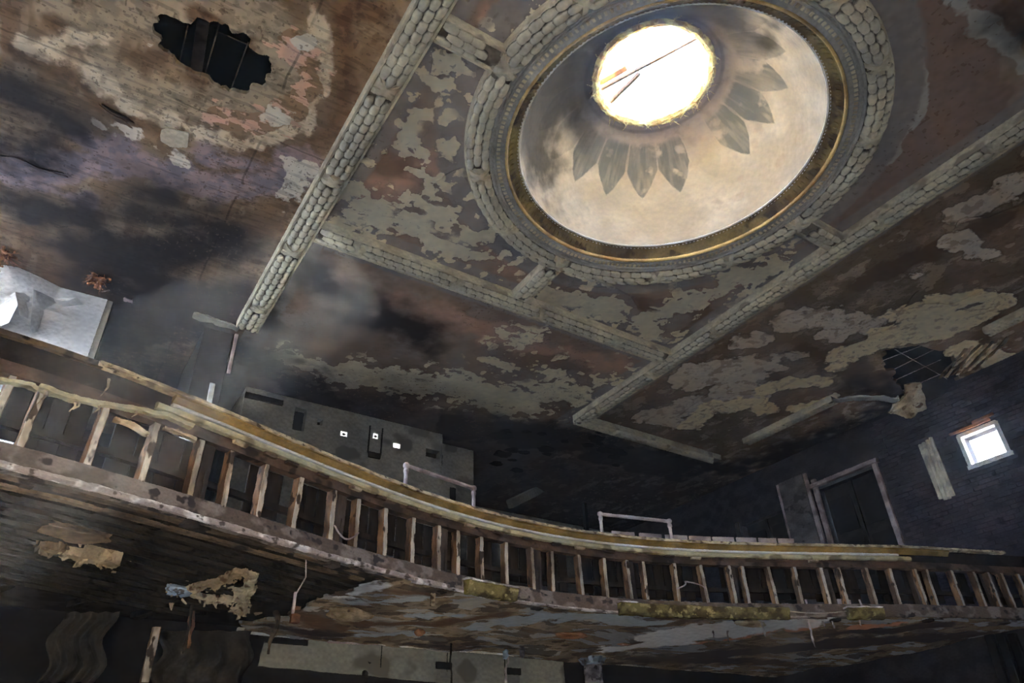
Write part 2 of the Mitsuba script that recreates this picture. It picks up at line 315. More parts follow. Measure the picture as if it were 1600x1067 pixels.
stain('m_flake', S(172, 168, 168), S(112, 104, 104), 9, 70, lo=0.3, hi=0.5, dark=S(60, 52, 50))
stain('m_lath', S(26, 22, 19), S(15, 14, 12), 4, 40, dark=S(8, 8, 8))
stain('m_lathlight', S(66, 54, 40), S(36, 29, 23), 4, 40, dark=S(20, 17, 15))
stain('m_dark', S(16, 15, 18), S(10, 10, 12), 2, 20)
stain('m_booth', S(88, 88, 84), S(74, 75, 73), 1.5, 25, dark=S(60, 60, 60))
stain('m_panel', S(98, 100, 92), S(84, 84, 78), 1.2, 25, dark=S(66, 64, 58))
stain('m_rust', S(116, 76, 50), S(72, 46, 32), 8, 60)
stain('m_moss', S(84, 78, 40), S(48, 40, 22), 9, 80, dark=S(110, 104, 62))
stain('m_pipe', S(128, 116, 116), S(96, 82, 84), 6, 60, rough_=0.6)
stain('m_floor', [0.66, 0.57, 0.45], [0.54, 0.46, 0.36], 1.5, 15)
stain('m_brick', S(38, 32, 40), S(28, 26, 34), 3, 40, dark=S(20, 19, 26))
stain('m_mortar', S(30, 29, 35), S(24, 24, 30), 5, 40)
stain('m_grit', S(96, 94, 100), S(58, 56, 62), 10, 70, dark=S(32, 30, 34))
stain('m_foam', S(118, 104, 80), S(82, 66, 46), 6, 60, dark=S(54, 40, 30))
stain('m_plaster', S(140, 128, 104), S(104, 88, 66), 5, 50, dark=S(72, 54, 38))
stain('m_straw', S(186, 168, 112), S(130, 108, 60), 14, 90)
stain('m_blue', S(110, 128, 150), S(84, 96, 112), 8, 60, dark=S(60, 60, 66))
stain('m_metal', S(190, 192, 198), S(180, 182, 190), 2, 30, rough_=0.55, spec=0.3)
stain('m_flute', S(176, 168, 150), S(140, 132, 116), 6, 40)
stain('m_pier', S(62, 60, 62), S(48, 47, 50), 4, 40, dark=S(36, 35, 38))
bsdf('m_wire', S(120, 112, 104), 0.6)
bsdf('m_black', S(14, 14, 16))
bsdf('m_earth', [0.34, 0.30, 0.25])

R0, ZD0 = 0.283*U, Z(0.98)                  # dome: radius, height of its centre
def dome_color(p, n, uv):
    x, y, z = (p.x-DC[0]*U)/R0, (p.y-DC[1]*U)/R0, (p.z-ZD0)/R0
    az = dr.atan2(y, x); po = dr.atan2(dr.sqrt(x*x+y*y), z)*(180/math.pi)
    n1 = fbm(x*3+7, y*3, z*3, 3); n2 = fbm(x*9, y*9, z*9+4, 4); n3 = fbm(x*40, y*40, z*40, 2)
    c = mix(C3(S(148, 138, 120)), C3(S(131, 120, 102)), smoothstep(0.35, 0.65, n1))
    c = mix(c, C3(S(120, 100, 80)), smoothstep(0.62, 0.78, n2)*0.4)
    # painted leaves: 18 round the eye of the dome, blade tips down, half of them worn away
    k = (az*(180/math.pi)-97.0+10.0)/20.0; cell = dr.floor(k); a = (k-cell-0.5)*2
    s = dr.clip((po-34)/24.0, 0, 1)
    w = dr.minimum(0.96, 1.75*dr.power(dr.maximum(0, 1-s), 0.85))*smoothstep(-0.5, 0.1, s)
    leaf = smoothstep(0.06, -0.06, dr.abs(a)-w+0.25*(n2-0.5))*smoothstep(33, 36, po)*smoothstep(59, 57.5, po)
    wear = mi.Float(0.35)
    for q_, v_ in ((0, .8), (-1, .9), (-2, .85), (-3, .9), (-4, .15), (-5, .95), (-6, 1.0), (-7, .8), (-8, .6), (-9, .4)): wear = dr.select(dr.abs(cell-q_) < .5, v_, wear)
    wear = wear*smoothstep(0.30, 0.48, n2+0.18*s)*(0.6+0.8*fbm(az*30, po*0.15, 0.0, 2))
    up = smoothstep(54, 38, po+16*(n1-0.5))
    c = mix(c, C3(S(96, 88, 86)), up*0.85)
    c = mix(c, C3(S(72, 66, 66)), smoothstep(0.5, 0.75, n2)*up*0.6)
    c = mix(c, C3(S(44, 50, 52)), dr.clip(leaf*wear, 0, 1)*0.9)
    c = mix(c, C3(S(96, 86, 84)), smoothstep(29.5, 28.5, po))
    c = mix(c, C3(S(70, 64, 64)), smoothstep(1.2, 0.2, dr.abs(po-29.0))*0.6)
    da = dr.abs(az-math.radians(-168)); da = dr.minimum(da, 2*math.pi-da)      # shade of the stage side, painted in as an irregular dark fan
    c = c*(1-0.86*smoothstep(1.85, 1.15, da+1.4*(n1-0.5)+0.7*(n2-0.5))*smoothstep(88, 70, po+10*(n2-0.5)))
    return c*(0.85+0.3*n3)
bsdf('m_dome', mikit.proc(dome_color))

HS = 0.345           # soffit of the balcony
_s_cream_lit = strokes([([(600, 905), (560, 915), (540, 925)], 9), ([(1050, 988), (1150, 978), (1240, 966)], 26), ([(960, 1008), (1050, 998)], 14), ([(1150, 968), (1200, 965)], 12)], HS)  # cream plaster at left; the right-hand strokes paint a lit patch
_s_blue = strokes([([(570, 935), (650, 930)], 6), ([(640, 955), (720, 955)], 6), ([(750, 975), (850, 960), (920, 958), (1000, 965)], 12), ([(560, 985), (640, 985)], 5), ([(950, 960), (1040, 965)], 9)], HS)
_s_brown = strokes([([(560, 965), (680, 968), (780, 955)], 9), ([(480, 960), (520, 975)], 12), ([(600, 915), (660, 920)], 7)], HS)
_s_dark = strokes([([(640, 1000), (720, 1005), (800, 1010)], 6), ([(1100, 1020), (1300, 1000), (1500, 990)], 16), ([(1300, 985), (1450, 975)], 14), ([(1000, 1025), (1200, 1030)], 10), ([(420, 975), (520, 985)], 10)], HS)
_s_rust = strokes([([(970, 1000), (1090, 998), (1180, 985), (1260, 975)], 4), ([(1330, 975), (1400, 970)], 5)], HS)
def soffit_color(p, n, uv):
    x, y = p.x/U, p.y/U
    n1 = fbm(x*9, y*9, 2.7, 3); n2 = fbm(x*30, y*30, 5.1, 4); n3 = fbm(x*110, y*110, 1.3, 2)
    c = mix(C3(S(112, 98, 76)), C3(S(84, 70, 54)), smoothstep(0.35, 0.65, n1))
    n4 = fbm(x*64, y*64, 3.3, 4); n2 = 0.6*n2+0.4*n4
    c = mix(c, C3(S(58, 46, 38)), smoothstep(0.5, 0.62, n4)*0.6)
    c = mix(c, mix(C3(S(122, 122, 118)), C3(S(104, 110, 118)), smoothstep(0.45, 0.55, n1)), smoothstep(0.545, 0.565, fbm(x*14+3, y*34, 7.1, 5))*0.8)
    c = mix(c, C3(S(46, 38, 34)), smoothstep(0.56, 0.60, fbm(x*22+8, y*30, 2.1, 5))*0.8)
    c = _app(c, sdist(x, y, _s_brown), n2, 0.015, 0.05, S(70, 52, 38))
    c = _app(c, sdist(x, y, _s_blue), n2, 0.006, 0.10, S(110, 120, 128))
    c = _app(c, sdist(x, y, _s_dark), n2, 0.02, 0.10, S(44, 38, 40))
    c = _app(c, sdist(x, y, _s_rust), n2, 0.006, 0.10, S(140, 90, 60))
    c = _app(c, sdist(x, y, _s_cream_lit), n2, 0.006, 0.10, S(204, 200, 194))
    return c*(0.8+0.4*n3)
bsdf('m_soffit', mikit.proc(soffit_color))

# ------------------------------------------------------------------ the shell: ground, floor, walls, roof
YF, YBK = -0.62, 2.32   # front (stage) wall, back wall, in units
tag(add('ground', box(-70, 80, -90, YF*U-0.3, -0.35, -0.05), 'm_earth'), 'bare pale earth outside the added opening at the stage end of the hall', kind='structure')
tag(add('floor', box(XL*U-.3, XR*U+.3, YF*U-0.3, YBK*U+.3, -0.3, 0.0), 'm_floor'), 'dusty concrete floor of the stalls', kind='structure')
ROOF = 9.62
hole_l = ragged([tuple(M(on_z(x, y, HC))[:2]) for x, y in [(248, 15), (275, 30), (300, 32), (322, 35), (352, 36), (368, 52), (388, 62), (390, 74), (412, 84), (428, 86), (424, 104), (414, 118), (412, 138), (390, 145), (362, 138),
                 (345, 136), (322, 122), (300, 112), (280, 98), (262, 88), (244, 74), (240, 52), (246, 36)]], 0.10, 0.035, 3)
hole_r = ragged([tuple(M(on_z(x, y, HC))[:2]) for x, y in [(1380, 548), (1400, 542), (1432, 540), (1462, 540), (1470, 552), (1490, 560), (1488, 572), (1497, 585), (1500, 600), (1530, 598), (1560, 610), (1600, 640), (1560, 660), (1400, 668), (1330, 690), (1345, 670),
                 (1372, 648), (1400, 632), (1410, 612), (1398, 590), (1385, 572)]], 0.12, 0.035, 5)
disc = sg.Point(DC[0]*U, DC[1]*U).buffer(0.318*U, 64)
plan = sg.box(XL*U-.2, YF*U-.1, XR*U+.2, YBK*U+.2)
cpoly = plan.difference(disc).difference(hole_l).difference(hole_r)
ceiling = thing('ceiling', 'decayed plaster ceiling with peeling paint, soot and water stains', kind='structure')
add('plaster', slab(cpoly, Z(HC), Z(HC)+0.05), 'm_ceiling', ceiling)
# dome shell, inside and out
pol = np.radians(np.linspace(24.0, 81.0, 40))
inner = [(R0*math.sin(a), ZD0+R0*math.cos(a)) for a in pol]
outer = [((R0+.06)*math.sin(a), ZD0+(R0+.06)*math.cos(a)) for a in pol[::-1]]
dc = (DC[0]*U, DC[1]*U)
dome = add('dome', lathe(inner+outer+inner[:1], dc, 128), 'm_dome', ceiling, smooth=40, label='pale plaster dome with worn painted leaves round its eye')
rsp, zsp = inner[-1]
rl, zl = 0.307*U, Z(1.0)
# white lip, gilt cove, gilt edge, grey bands, all turned rings
add('rim_lip', lathe([(rsp-.004, zsp+.012), (rsp-.008, zsp), (rsp-.004, zsp-.010), (rsp+.02, zsp-.012), (rsp+.03, zsp+.03)], dc, 160), 'm_white', dome, True)
cove = [(rsp+.012, zsp-.012)]
for t in np.linspace(0, 1, 9): cove.append((rsp+.02+(rl-.03-rsp-.02)*t, zsp-.015-(zsp-.015-zl-.03)*(t**1.5)))
gilt = add('gilt_band', lathe(cove+[(rl-.02, zl+.03)], dc, 160), 'm_gold', ceiling, True, label='dark tarnished gilt band round the foot of the dome')
add('edge', lathe([(rl-.035, zl+.045), (rl-.036, zl+.01), (rl-.02, zl-.008), (rl-.004, zl+.004), (rl, zl+.03)], dc, 160), 'm_goldedge', gilt, True)
def instances(ms, mesh):                     # one mesh of many copies
    v, f = np.array(mesh.vertices), np.array(mesh.faces)
    return tm(np.vstack([v@m[:3, :3].T+m[:3, 3] for m in ms]), np.vstack([f+i*len(v) for i in range(len(ms))]))
def frame(o, x, y, z):
    m = np.eye(4); m[:3, 0], m[:3, 1], m[:3, 2], m[:3, 3] = x, y, z, o; return m
def ringframe(r, z, th, tilt=0.0):
    c, s = math.cos(th), math.sin(th); o = np.array([dc[0]+r*c, dc[1]+r*s, z])
    rad, tan = np.array([c, s, 0.0]), np.array([-s, c, 0.0]); up = np.array([0, 0, 1.0])
    a = math.cos(tilt)*rad+math.sin(tilt)*up; b = -math.sin(tilt)*rad+math.cos(tilt)*up
    return frame(o, tan, a, np.cross(tan, a))
bead = trimesh.creation.icosphere(1, 1.0); bead.apply_scale((.013, .006, .006))
N = 220
add('bead_row', instances([ringframe(rsp+.022, zsp-.026, 2*math.pi*i/N) for i in range(N)], bead), 'm_white', gilt, True, kind='stuff')
tooth = box(-.018, .018, -.03, .03, -.012, .012)
mid = len(cove)//2+1
add('gilt_ornament', instances([ringframe(cove[mid][0], cove[mid][1]-.004, 2*math.pi*i/150, -0.7) for i in range(150)], tooth), 'm_gold', gilt, kind='stuff')
# grey bands between the gilt edge and the leaf garland
g0 = 0.336*U
band = add('grey_band', lathe([(rl-.005, zl+.03), (rl+.005, zl+.0), (rl+.05, zl+.012), (rl+.10, zl+.012), (rl+.108, zl-.01), (rl+.125, zl-.012), (rl+.132, zl+.008), (g0-.035, zl+.0), (g0-.03, zl-.022), (g0-.012, zl-.03), (g0, zl-.02), (g0, zl+.06)], dc, 160), 'm_greyband', ceiling, 30,
           label='grey moulded band with small dentils')
add('dentil_row', instances([ringframe(rl+.075, zl+.006, 2*math.pi*i/200) for i in range(200)], box(-.014, .014, -.02, .02, -.016, .01)), 'm_cream', band, kind='stuff')

# ---- plaster mouldings: a half-round covered with overlapping laurel leaves, tied with crossed ribbons
def leafmesh(L, w, h):
    """A laurel leaf, tip along +x, face towards -z; uv.y is the distance from its rim, darkened for grime and painted crevice shade."""
    ns, nt = 8, 7; v, uv = [], []
    for i in range(ns):
        s = i/(ns-1); hw = w/2*(0.60+0.40*math.sin(math.pi/2*min(1, s/.5)))*math.sqrt(max(0.0, 1-max(0, (s-.50)/.50)**2.4))
        for j in range(nt):
            t = -1+2*j/(nt-1); rim = min((1-abs(t))*1.15, (1-s)*L/w*1.15)
            z = -(h*(1-abs(t)**2.6)*(0.6+0.4*math.sin(math.pi*min(1, s+.1)))+0.024*s) if 0 < j < nt-1 and i < ns-1 else 0.006-0.004*s
            v.append((L*s, hw*t, z)); uv.append((s, rim))
    f = []
    for i in range(ns-1):
        for j in range(nt-1):
            A = i*nt+j; f += [(A, A+nt+1, A+1), (A, A+nt, A+nt+1)]
    return tm(v, f), np.array(uv)
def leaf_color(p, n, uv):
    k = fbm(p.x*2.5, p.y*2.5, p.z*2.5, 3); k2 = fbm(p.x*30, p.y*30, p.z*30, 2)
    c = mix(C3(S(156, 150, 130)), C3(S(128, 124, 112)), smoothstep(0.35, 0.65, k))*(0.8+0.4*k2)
    return mix(C3(S(46, 42, 40)), c, smoothstep(0.05, 0.40, uv.y+0.25*(k2-0.5)))  # dark rim: grime plus groove occlusion painted into the colour
bsdf('m_leaf', mikit.proc(leaf_color))
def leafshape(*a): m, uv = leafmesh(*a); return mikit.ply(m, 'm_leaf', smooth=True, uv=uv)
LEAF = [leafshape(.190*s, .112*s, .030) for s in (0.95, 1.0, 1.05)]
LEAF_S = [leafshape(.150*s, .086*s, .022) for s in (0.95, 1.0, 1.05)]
_leaf_n = [0]
def halfround(w, h, k=8): return [(-w/2+w*i/k, -h*math.sin(math.pi*i/k)) for i in range(k+1)]
def straight_moulding(p, q, width, label, lane=3, small=False, ribbons=(), gaps=(), name='trim', fillet=True, flip=False, z=None):
    """p, q: plan points in units."""
    global _trim
    z = Z(1.0) if z is None else z
    P, Q = np.array([p[0]*U, p[1]*U, z]), np.array([q[0]*U, q[1]*U, z])
    if flip: P, Q = Q, P
    d = Q-P; L = np.linalg.norm(d); d /= L; a = np.array([-d[1], d[0], 0.0])
    _trim += 1; k = f'{name}_{_trim}'; _used.add(k); tag(k, label, kind='structure')
    gw, gh = width*0.74, width*0.17
    def sweep(prof):
        n = len(prof); v = [P+a*x+np.array([0, 0, y]) for x, y in prof]+[Q+a*x+np.array([0, 0, y]) for x, y in prof]
        f = []
        for i in range(n-1): f += [(i, i+1, i+1+n), (i, i+1+n, i+n)]
        for i in range(1, n-1): f += [(0, i+1, i), (n, n+i, n+i+1)]
        return tm(v, f)
    def sweep_(prof, o, e):
        n = len(prof); v = [o+a*x+np.array([0, 0, y]) for x, y in prof]+[o+e+a*x+np.array([0, 0, y]) for x, y in prof]
        f = [t for i in range(n) for t in ((i, (i+1) % n, (i+1) % n+n), (i, (i+1) % n+n, i+n))]
        for i in range(1, n-1): f += [(0, i+1, i), (n, n+i, n+i+1)]
        return tm(v, f)
    top = Z(HC)-z+.02
    add('bed', sweep([(-gw/2-.01, top)]+[(x, y+.02) for x, y in halfround(gw, gh, 8)]+[(gw/2+.01, top)]), 'm_groove', k, 40)
    e = width/2
    for s in (-1, 1):
        pr = [(s*gw/2, top), (s*gw/2, .012), (s*(gw/2+.006), -.004), (s*(e-.034), -.006), (s*(e-.028), -.022), (s*(e-.008), -.026), (s*e, -.012), (s*e, .03), (s*(e+.012), top)]
        add('fillet', sweep(pr), 'm_cream', k, 30)
    step = (.105 if small else .138); shapes = LEAF_S if small else LEAF
    n = int((L-.1)/step)
    for i in range(n):
        for j in range(lane):
            t = i*step+(step/2 if j % 2 else 0)
            if t > L-.12 or any(g0_ < t/L < g1_ for g0_, g1_ in gaps): continue
            if any(abs(t+.09-rb) < .085 for rb in ribbons): continue
            phi = (j-(lane-1)/2)*(0.62 if lane == 3 else 0.55)
            off, dz = gw/2*0.98*math.sin(phi*1.25), -gh*math.cos(phi*1.25)+.022
            up = np.array([0, 0, 1.0]); al, be = phi*0.62, 0.06
            yv = math.cos(al)*a+math.sin(al)*up; zv = np.cross(d, yv)
            o = P+d*(t+rng.normal(0, .004))+a*off+np.array([0, 0, dz])
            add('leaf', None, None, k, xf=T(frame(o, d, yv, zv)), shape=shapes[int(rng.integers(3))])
    for rb in ribbons:                       # two bands crossing over the garland
        ms = [sweep_([(x, y-.002) for x, y in halfround(gw*.98, gh, 8)]+[(gw/2*.98, .03), (-gw/2*.98, .03)], P+d*(rb-.095), d*.19)]
        for s in (-1, 1):
            pts = []
            for u in np.linspace(-1, 1, 9):
                x = u*gw/2; y = -gh*math.sqrt(max(0, 1-u*u))-.018
                pts.append(P+d*(rb+s*u*.075)+a*x+np.array([0, 0, y]))
            pts = np.array(pts); hw = d*.032; v = np.vstack([pts-hw, pts+hw, pts-hw+[0, 0, .03], pts+hw+[0, 0, .03]]); m = len(pts); f = []
            for i in range(m-1): f += [(i, i+1, m+i+1), (i, m+i+1, m+i), (i, 2*m+i, 2*m+i+1), (i, 2*m+i+1, i+1), (m+i, m+i+1, 3*m+i+1), (m+i, 3*m+i+1, 3*m+i)]
            ms.append(tm(v, f))
        add('ribbon', cat_(ms), 'm_cream', k)
    return k
_trim = 0
WM = 0.33
def rb(L, s0=.7, st=1.45): return [s0+st*i for i in range(int((L-s0)/st)+1)]
straight_moulding((XA, 0.33), (XA, YE+.005), WM, 'long leaf moulding left of the dome', ribbons=rb(7.3, .65), flip=True)
straight_moulding((XB, -0.06), (XB, YE), WM, 'long leaf moulding right of the dome, running to the corner', ribbons=rb(9.6, .6), flip=True)
straight_moulding((XA+.027, YC), (XB-.027, YC), WM, 'cross leaf moulding between the two long ones, on the balcony side of the dome', ribbons=rb(6, .55), flip=False)
straight_moulding((XA+.027, DC[1]), (DC[0]-.376, DC[1]), WM*.86, 'short leaf moulding joining the left long moulding to the dome ring', small=False)
straight_moulding((DC[0]+.378, DC[1]), (XB-.027, DC[1]), WM*.86, 'short leaf moulding joining the dome ring to the right long moulding', flip=True)
straight_moulding((DC[0], DC[1]+.376), (DC[0], YC-.027), WM*.86, 'short leaf moulding joining the dome ring to the cross moulding', flip=True)
straight_moulding((XB-.01, YE), (1.872, YE+.005), WM*.8, 'sooty leaf moulding from the right long moulding to the side wall', ribbons=rb(3.6, .9))
straight_moulding((1.855, 1.376), (XF, 1.036), WM*.62, 'broken length of wall-side leaf moulding, its far end snapped', lane=3, small=True, ribbons=[1.1])
straight_moulding((1.90, 0.60), (1.90, 0.05), WM*.62, 'length of grey wall-side moulding beyond the collapsed plaster', lane=3, small=True)
# the ring of leaves round the dome
_trim += 1; ring = f'trim_{_trim}'; _used.add(ring); tag(ring, 'ring of overlapping plaster leaves round the dome', kind='structure')
ro = 0.377*U; rm = (g0+ro)/2; gw, gh = ro-g0, .060
zt = Z(HC)+.02
add('bed', lathe([(g0-.004, zt)]+[(rm+x, Z(1.0)+y+.012) for x, y in halfround(gw-.03, gh, 8)]+[(ro-.004, zt)], dc, 128), 'm_groove', ring, 40)
add('fillet', lathe([(ro-.02, zt), (ro-.018, Z(1.0)), (ro-.004, Z(1.0)-.012), (ro+.016, Z(1.0)-.006), (ro+.02, Z(1.0)+.03), (ro+.03, zt)], dc, 128), 'm_cream', ring, 30)
nr = 92
knots = [math.radians(a) for a in (0, 26, 52, 90, 116, 142, 180, 206, 232, 270, 296, 322)]
for i in range(nr):
    for j in range(3):
        th = 2*math.pi*(i+(0.5 if j % 2 else 0))/nr
        if any(abs((th-.042-k+math.pi) % (2*math.pi)-math.pi) < .050 for k in knots): continue
        phi = (j-1)*.75; r = rm+gw/2*.86*math.sin(phi*1.1); z = Z(1.0)-gh*math.cos(phi*1.1)+.012
        o = ringframe(r, z, th); a, tan = o[:3, 1], o[:3, 0]; up = np.array([0, 0, 1.0]); al = phi*.55
        yv = math.cos(al)*a+math.sin(al)*up
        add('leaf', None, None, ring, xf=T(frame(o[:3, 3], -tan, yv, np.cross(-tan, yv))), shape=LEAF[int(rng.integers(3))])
for kn in knots:
    ms = [lathe([(rm+x*.98, Z(1.0)+y-.008) for x, y in halfround(gw-.03, gh, 8)], dc, 5, kn-.055, kn+.055)]
    for s in (-1, 1):
        lo, hi, lo2, hi2 = [], [], [], []
        for u in np.linspace(-1, 1, 9):
            r = rm+u*gw/2*.98; z = Z(1.0)-gh*math.sqrt(max(0, 1-u*u))-.024
            for lst, dt, dz in ((lo, -.014, 0), (hi, .014, 0), (lo2, -.014, .03), (hi2, .014, .03)):
                th = kn+s*u*.034+dt; lst.append((dc[0]+r*math.cos(th), dc[1]+r*math.sin(th), z+dz))
        m = 9; v = np.array(lo+hi+lo2+hi2); f = []
        for i in range(m-1): f += [(i, i+1, m+i+1), (i, m+i+1, m+i), (i, 2*m+i, 2*m+i+1), (i, 2*m+i+1, i+1), (m+i, m+i+1, 3*m+i+1), (m+i, 3*m+i+1, 3*m+i)]
        ms.append(tm(v, f))
    add('ribbon', cat_(ms), 'm_cream', ring)

# ---- the eye of the dome: torn lath edge, curb, sticks left across it
re_, ze = inner[0]
add('eye_edge', rough(lathe([(re_+.055, ze-.055), (re_+.01, ze-.075), (re_-.035, ze-.045), (re_-.045, ze+.02), (re_-.02, ze+.07), (re_+.03, ze+.09), (re_+.05, ze+.0), (re_+.055, ze-.055)], dc, 160), .028, 13, 3), 'm_straw', dome, label='torn straw-coloured plaster and lath edge of the opening')
add('curb', lathe([(re_+.02, ze+.06), (re_-.0, ze+.09), (re_+.02, ROOF+.24), (re_+.10, ROOF+.24), (re_+.10, ze+.06)], dc, 64), 'm_white', dome, True, label='pale curb above the opening')
fib = []
for i in range(520):
    th = rng.uniform(0, 2*math.pi); r = re_+rng.uniform(-.02, .035); z = ze+rng.uniform(-.09, .03)
    c, s = math.cos(th), math.sin(th); p = np.array([dc[0]+r*c, dc[1]+r*s, z]); dd = np.array([-s, c, 0])*rng.uniform(-1, 1)+np.array([-c, -s, 0])*rng.uniform(-.6, .5)+np.array([0, 0, rng.uniform(-.6, .2)])
    dd /= np.linalg.norm(dd); L = rng.uniform(.05, .16)
    fib.append(tube([p, p+dd*L*.5+rng.normal(0, .008, 3), p+dd*L], [.005, .004, .002], 4))
add('lath_fibre', cat_(fib), 'm_straw', dome, kind='stuff')
def eye(a, z, k=1.0): return np.array([dc[0]+re_*k*math.cos(math.radians(a)), dc[1]+re_*k*math.sin(math.radians(a)), ze+z])
def eyestick(name, a, b, w, h, mat, lab):
    tag(add(name, beam(a, b, w, h, n=5, amp=.006, seed=int(w*1000)), mat), lab, 'timber')
eyestick('timber', eye(118, .17), eye(-62, .30), .035, .05, 'm_header', 'dark timber lying right across the bright opening of the dome')
eyestick('timber', eye(128, .13), (eye(128, .13)*.70+eye(-70, .35)*.30), .08, .03, 'm_rust', 'broken reddish board on the left lip of the dome opening')
eyestick('timber', eye(100, .12), (eye(100, .12)*.62+eye(-80, .35)*.38), .04, .06, 'm_header', 'shorter dark batten beside the timber across the dome opening')
eyestick('timber', eye(60, .10), eye(5, .14), .012, .012, 'm_flake', 'thin white lath across the right edge of the dome opening')
eyestick('timber', eye(66, .05, 1.02), eye(38, .02, 1.0), .03, .012, 'm_flake', 'loose white lath drooping on the lower lip of the dome opening')
eyestick('timber', eye(36, .02, 1.02), eye(12, .04, .98), .03, .012, 'm_flake', 'curved white lath following the right lip of the dome opening')
# ------------------------------------------------------------------ walls and roof
def wall_x(x0, x1, poly):                    # polygon in (y, z), extruded along x
    m = trimesh.creation.extrude_polygon(poly, x1-x0, engine='earcut'); v = np.array(m.vertices)
    return trimesh.Trimesh(np.stack([v[:, 2]+x0, v[:, 0], v[:, 1]], 1), m.faces, process=False)
def wall_y(y0, y1, poly):                    # polygon in (x, z), extruded along y
    m = trimesh.creation.extrude_polygon(poly, y1-y0, engine='earcut'); v = np.array(m.vertices)
    return trimesh.Trimesh(np.stack([v[:, 0], v[:, 2]+y0, v[:, 1]], 1), m.faces[:, ::-1], process=False)
roofp = sg.box(XL*U-.4, YF*U-.3, XR*U+.5, YBK*U+.4).difference(sg.Point(*dc).buffer(re_+.06, 48))
tag(add('roof', slab(roofp, ROOF, ROOF+.2), 'm_black'), 'dark roof deck above the ceiling void', kind='structure')
wr = sg.box(YF*U-.3, -.3, YBK*U+.4, ROOF)
WY0, WY1, WZ0, WZ1 = .736*U, .846*U, Z(.7595), Z(.8575)
D1 = (1.112*U, 1.318*U, Z(.40), Z(.862)); D2 = (1.47*U, 1.66*U, Z(.40), Z(.845))
for b in ((WY0, WY1, WZ0, WZ1), D1, D2): wr = wr.difference(sg.box(b[0], b[2], b[1], b[3]))
wallr = thing('wall_right', 'dark brick side wall with a bright window, door recesses and sooty bricks', kind='structure')
X0 = XR*U
add('masonry', wall_x(X0, X0+.4, wr), 'm_mortar', wallr)
BR = [mikit.ply(rough(trimesh.creation.box((.03, .205, .064)), .004, 20, s), 'm_brick') for s in range(3)]
cand = []
for j in range(60):
    z = Z(.40)+.04+j*.076
    if z > Z(1.0): break
    for i in range(34):
        y = .18*U+i*.216+(.108 if j % 2 else 0)
        if y > 1.075*U: continue
        if WY0-.16 < y < WY1+.16 and WZ0-.05 < z < WZ1+.08: continue
        if rng.random() < .07: continue
        cand.append(((y-WY0)**2+(z-Z(.75))**2, y, z))
cand.sort(); far = []
for n, (_, y, z) in enumerate(cand):
    m = np.eye(4); m[:3, 3] = [X0-.004+rng.uniform(-.006, .006), y, z]
    if n < 300: add('brick', None, None, wallr, xf=T(m), shape=BR[n % 3])
    else: far.append(m)
add('brickwork', instances(far, trimesh.creation.box((.03, .205, .064))), 'm_brick', wallr, kind='stuff')
def door(n, b, lab):
    k = f'door_{n}'; _used.add(k); tag(k, lab, kind='structure')
    w = (b[1]-b[0])/2
    for i in range(2):
        y0 = b[0]+i*w
        add('leaf_panel', box(X0+.16, X0+.20, y0+.01, y0+w-.01, b[2], b[3]), 'm_burnt', k)
        for zz in np.linspace(b[2]+.1, b[3]-.1, 4)[:-1]:
            add('raised_panel', box(X0+.14, X0+.17, y0+.09, y0+w-.09, zz+.05, zz+.75), 'm_dark', k)
    add('meeting_stile', box(X0+.11, X0+.17, b[0]+w-.03, b[0]+w+.03, b[2], b[3]), 'm_burnt', k)
door(1, D1, 'dark panelled double door in the side wall above the balcony, nearer the window')
door(2, D2, 'darkest panelled door in the side wall, farther from the window')
def upright(x, y, z0, z1, w, d, mat, lab, seed):
    add('upright', beam((x, y, z0), (x, y, z1), d, w, up=(1, 0, 0.01), n=8, amp=.012, seed=seed), mat, wallr, label=lab)
upright(X0-.03, 1.104*U, Z(.40), Z(.872), .075, .10, 'm_pipe', 'pale chipped door post', 2)
upright(X0-.03, 1.325*U, Z(.40), Z(.90), .07, .10, 'm_pipe', 'pale chipped door post', 3)
upright(X0-.05, 1.355*U, Z(.40), Z(.93), .06, .16, 'm_pipe', None, 4)
upright(X0-.05, 1.455*U, Z(.40), Z(.93), .06, .16, 'm_pipe', None, 5)
upright(X0-.03, 1.675*U, Z(.40), Z(.86), .06, .10, 'm_lath', None, 6)
add('pier_face', rough(trimesh.creation.box((.14, .10*U, .53*U)).subdivide().subdivide().subdivide(), .02, 3, 5).apply_translation((X0-.04, 1.405*U, Z(.665))), 'm_pier', wallr, label='rough grey plaster pier between the doors')
add('lintel', box(X0-.10, X0+.05, 1.09*U, 1.34*U, Z(.872), Z(.885)), 'm_pipe', wallr)
# window: frame, splayed sill, head board
_used.add('window_1'); tag('window_1', 'small bright glassless window high in the brick wall', kind='structure')
ft = .045
for nm, b in (('frame', (WY0-.02, WY0+ft, WZ0, WZ1)), ('frame', (WY1-ft, WY1+.02, WZ0, WZ1)), ('frame', (WY0, WY1, WZ1-ft, WZ1+.02)), ('sill', (WY0-.04, WY1+.04, WZ0-.03, WZ0+ft))):
    add(nm, box(X0-.02, X0+.10, b[0], b[1], b[2], b[3]), 'm_white', 'window_1')
add('head_board', beam((X0-.05, WY1+.10, WZ1+.055), (X0-.05, WY0+.06, WZ1+.055), .03, .05, n=5, amp=.006, seed=3), 'm_rust', 'window_1', label='reddish splintered head board')
add('head_board', beam((X0-.06, WY0+.34, WZ1+.105), (X0-.06, WY0-.03, WZ1+.115), .03, .05, n=5, amp=.006, seed=8), 'm_rust', 'window_1', label='reddish splintered head board')
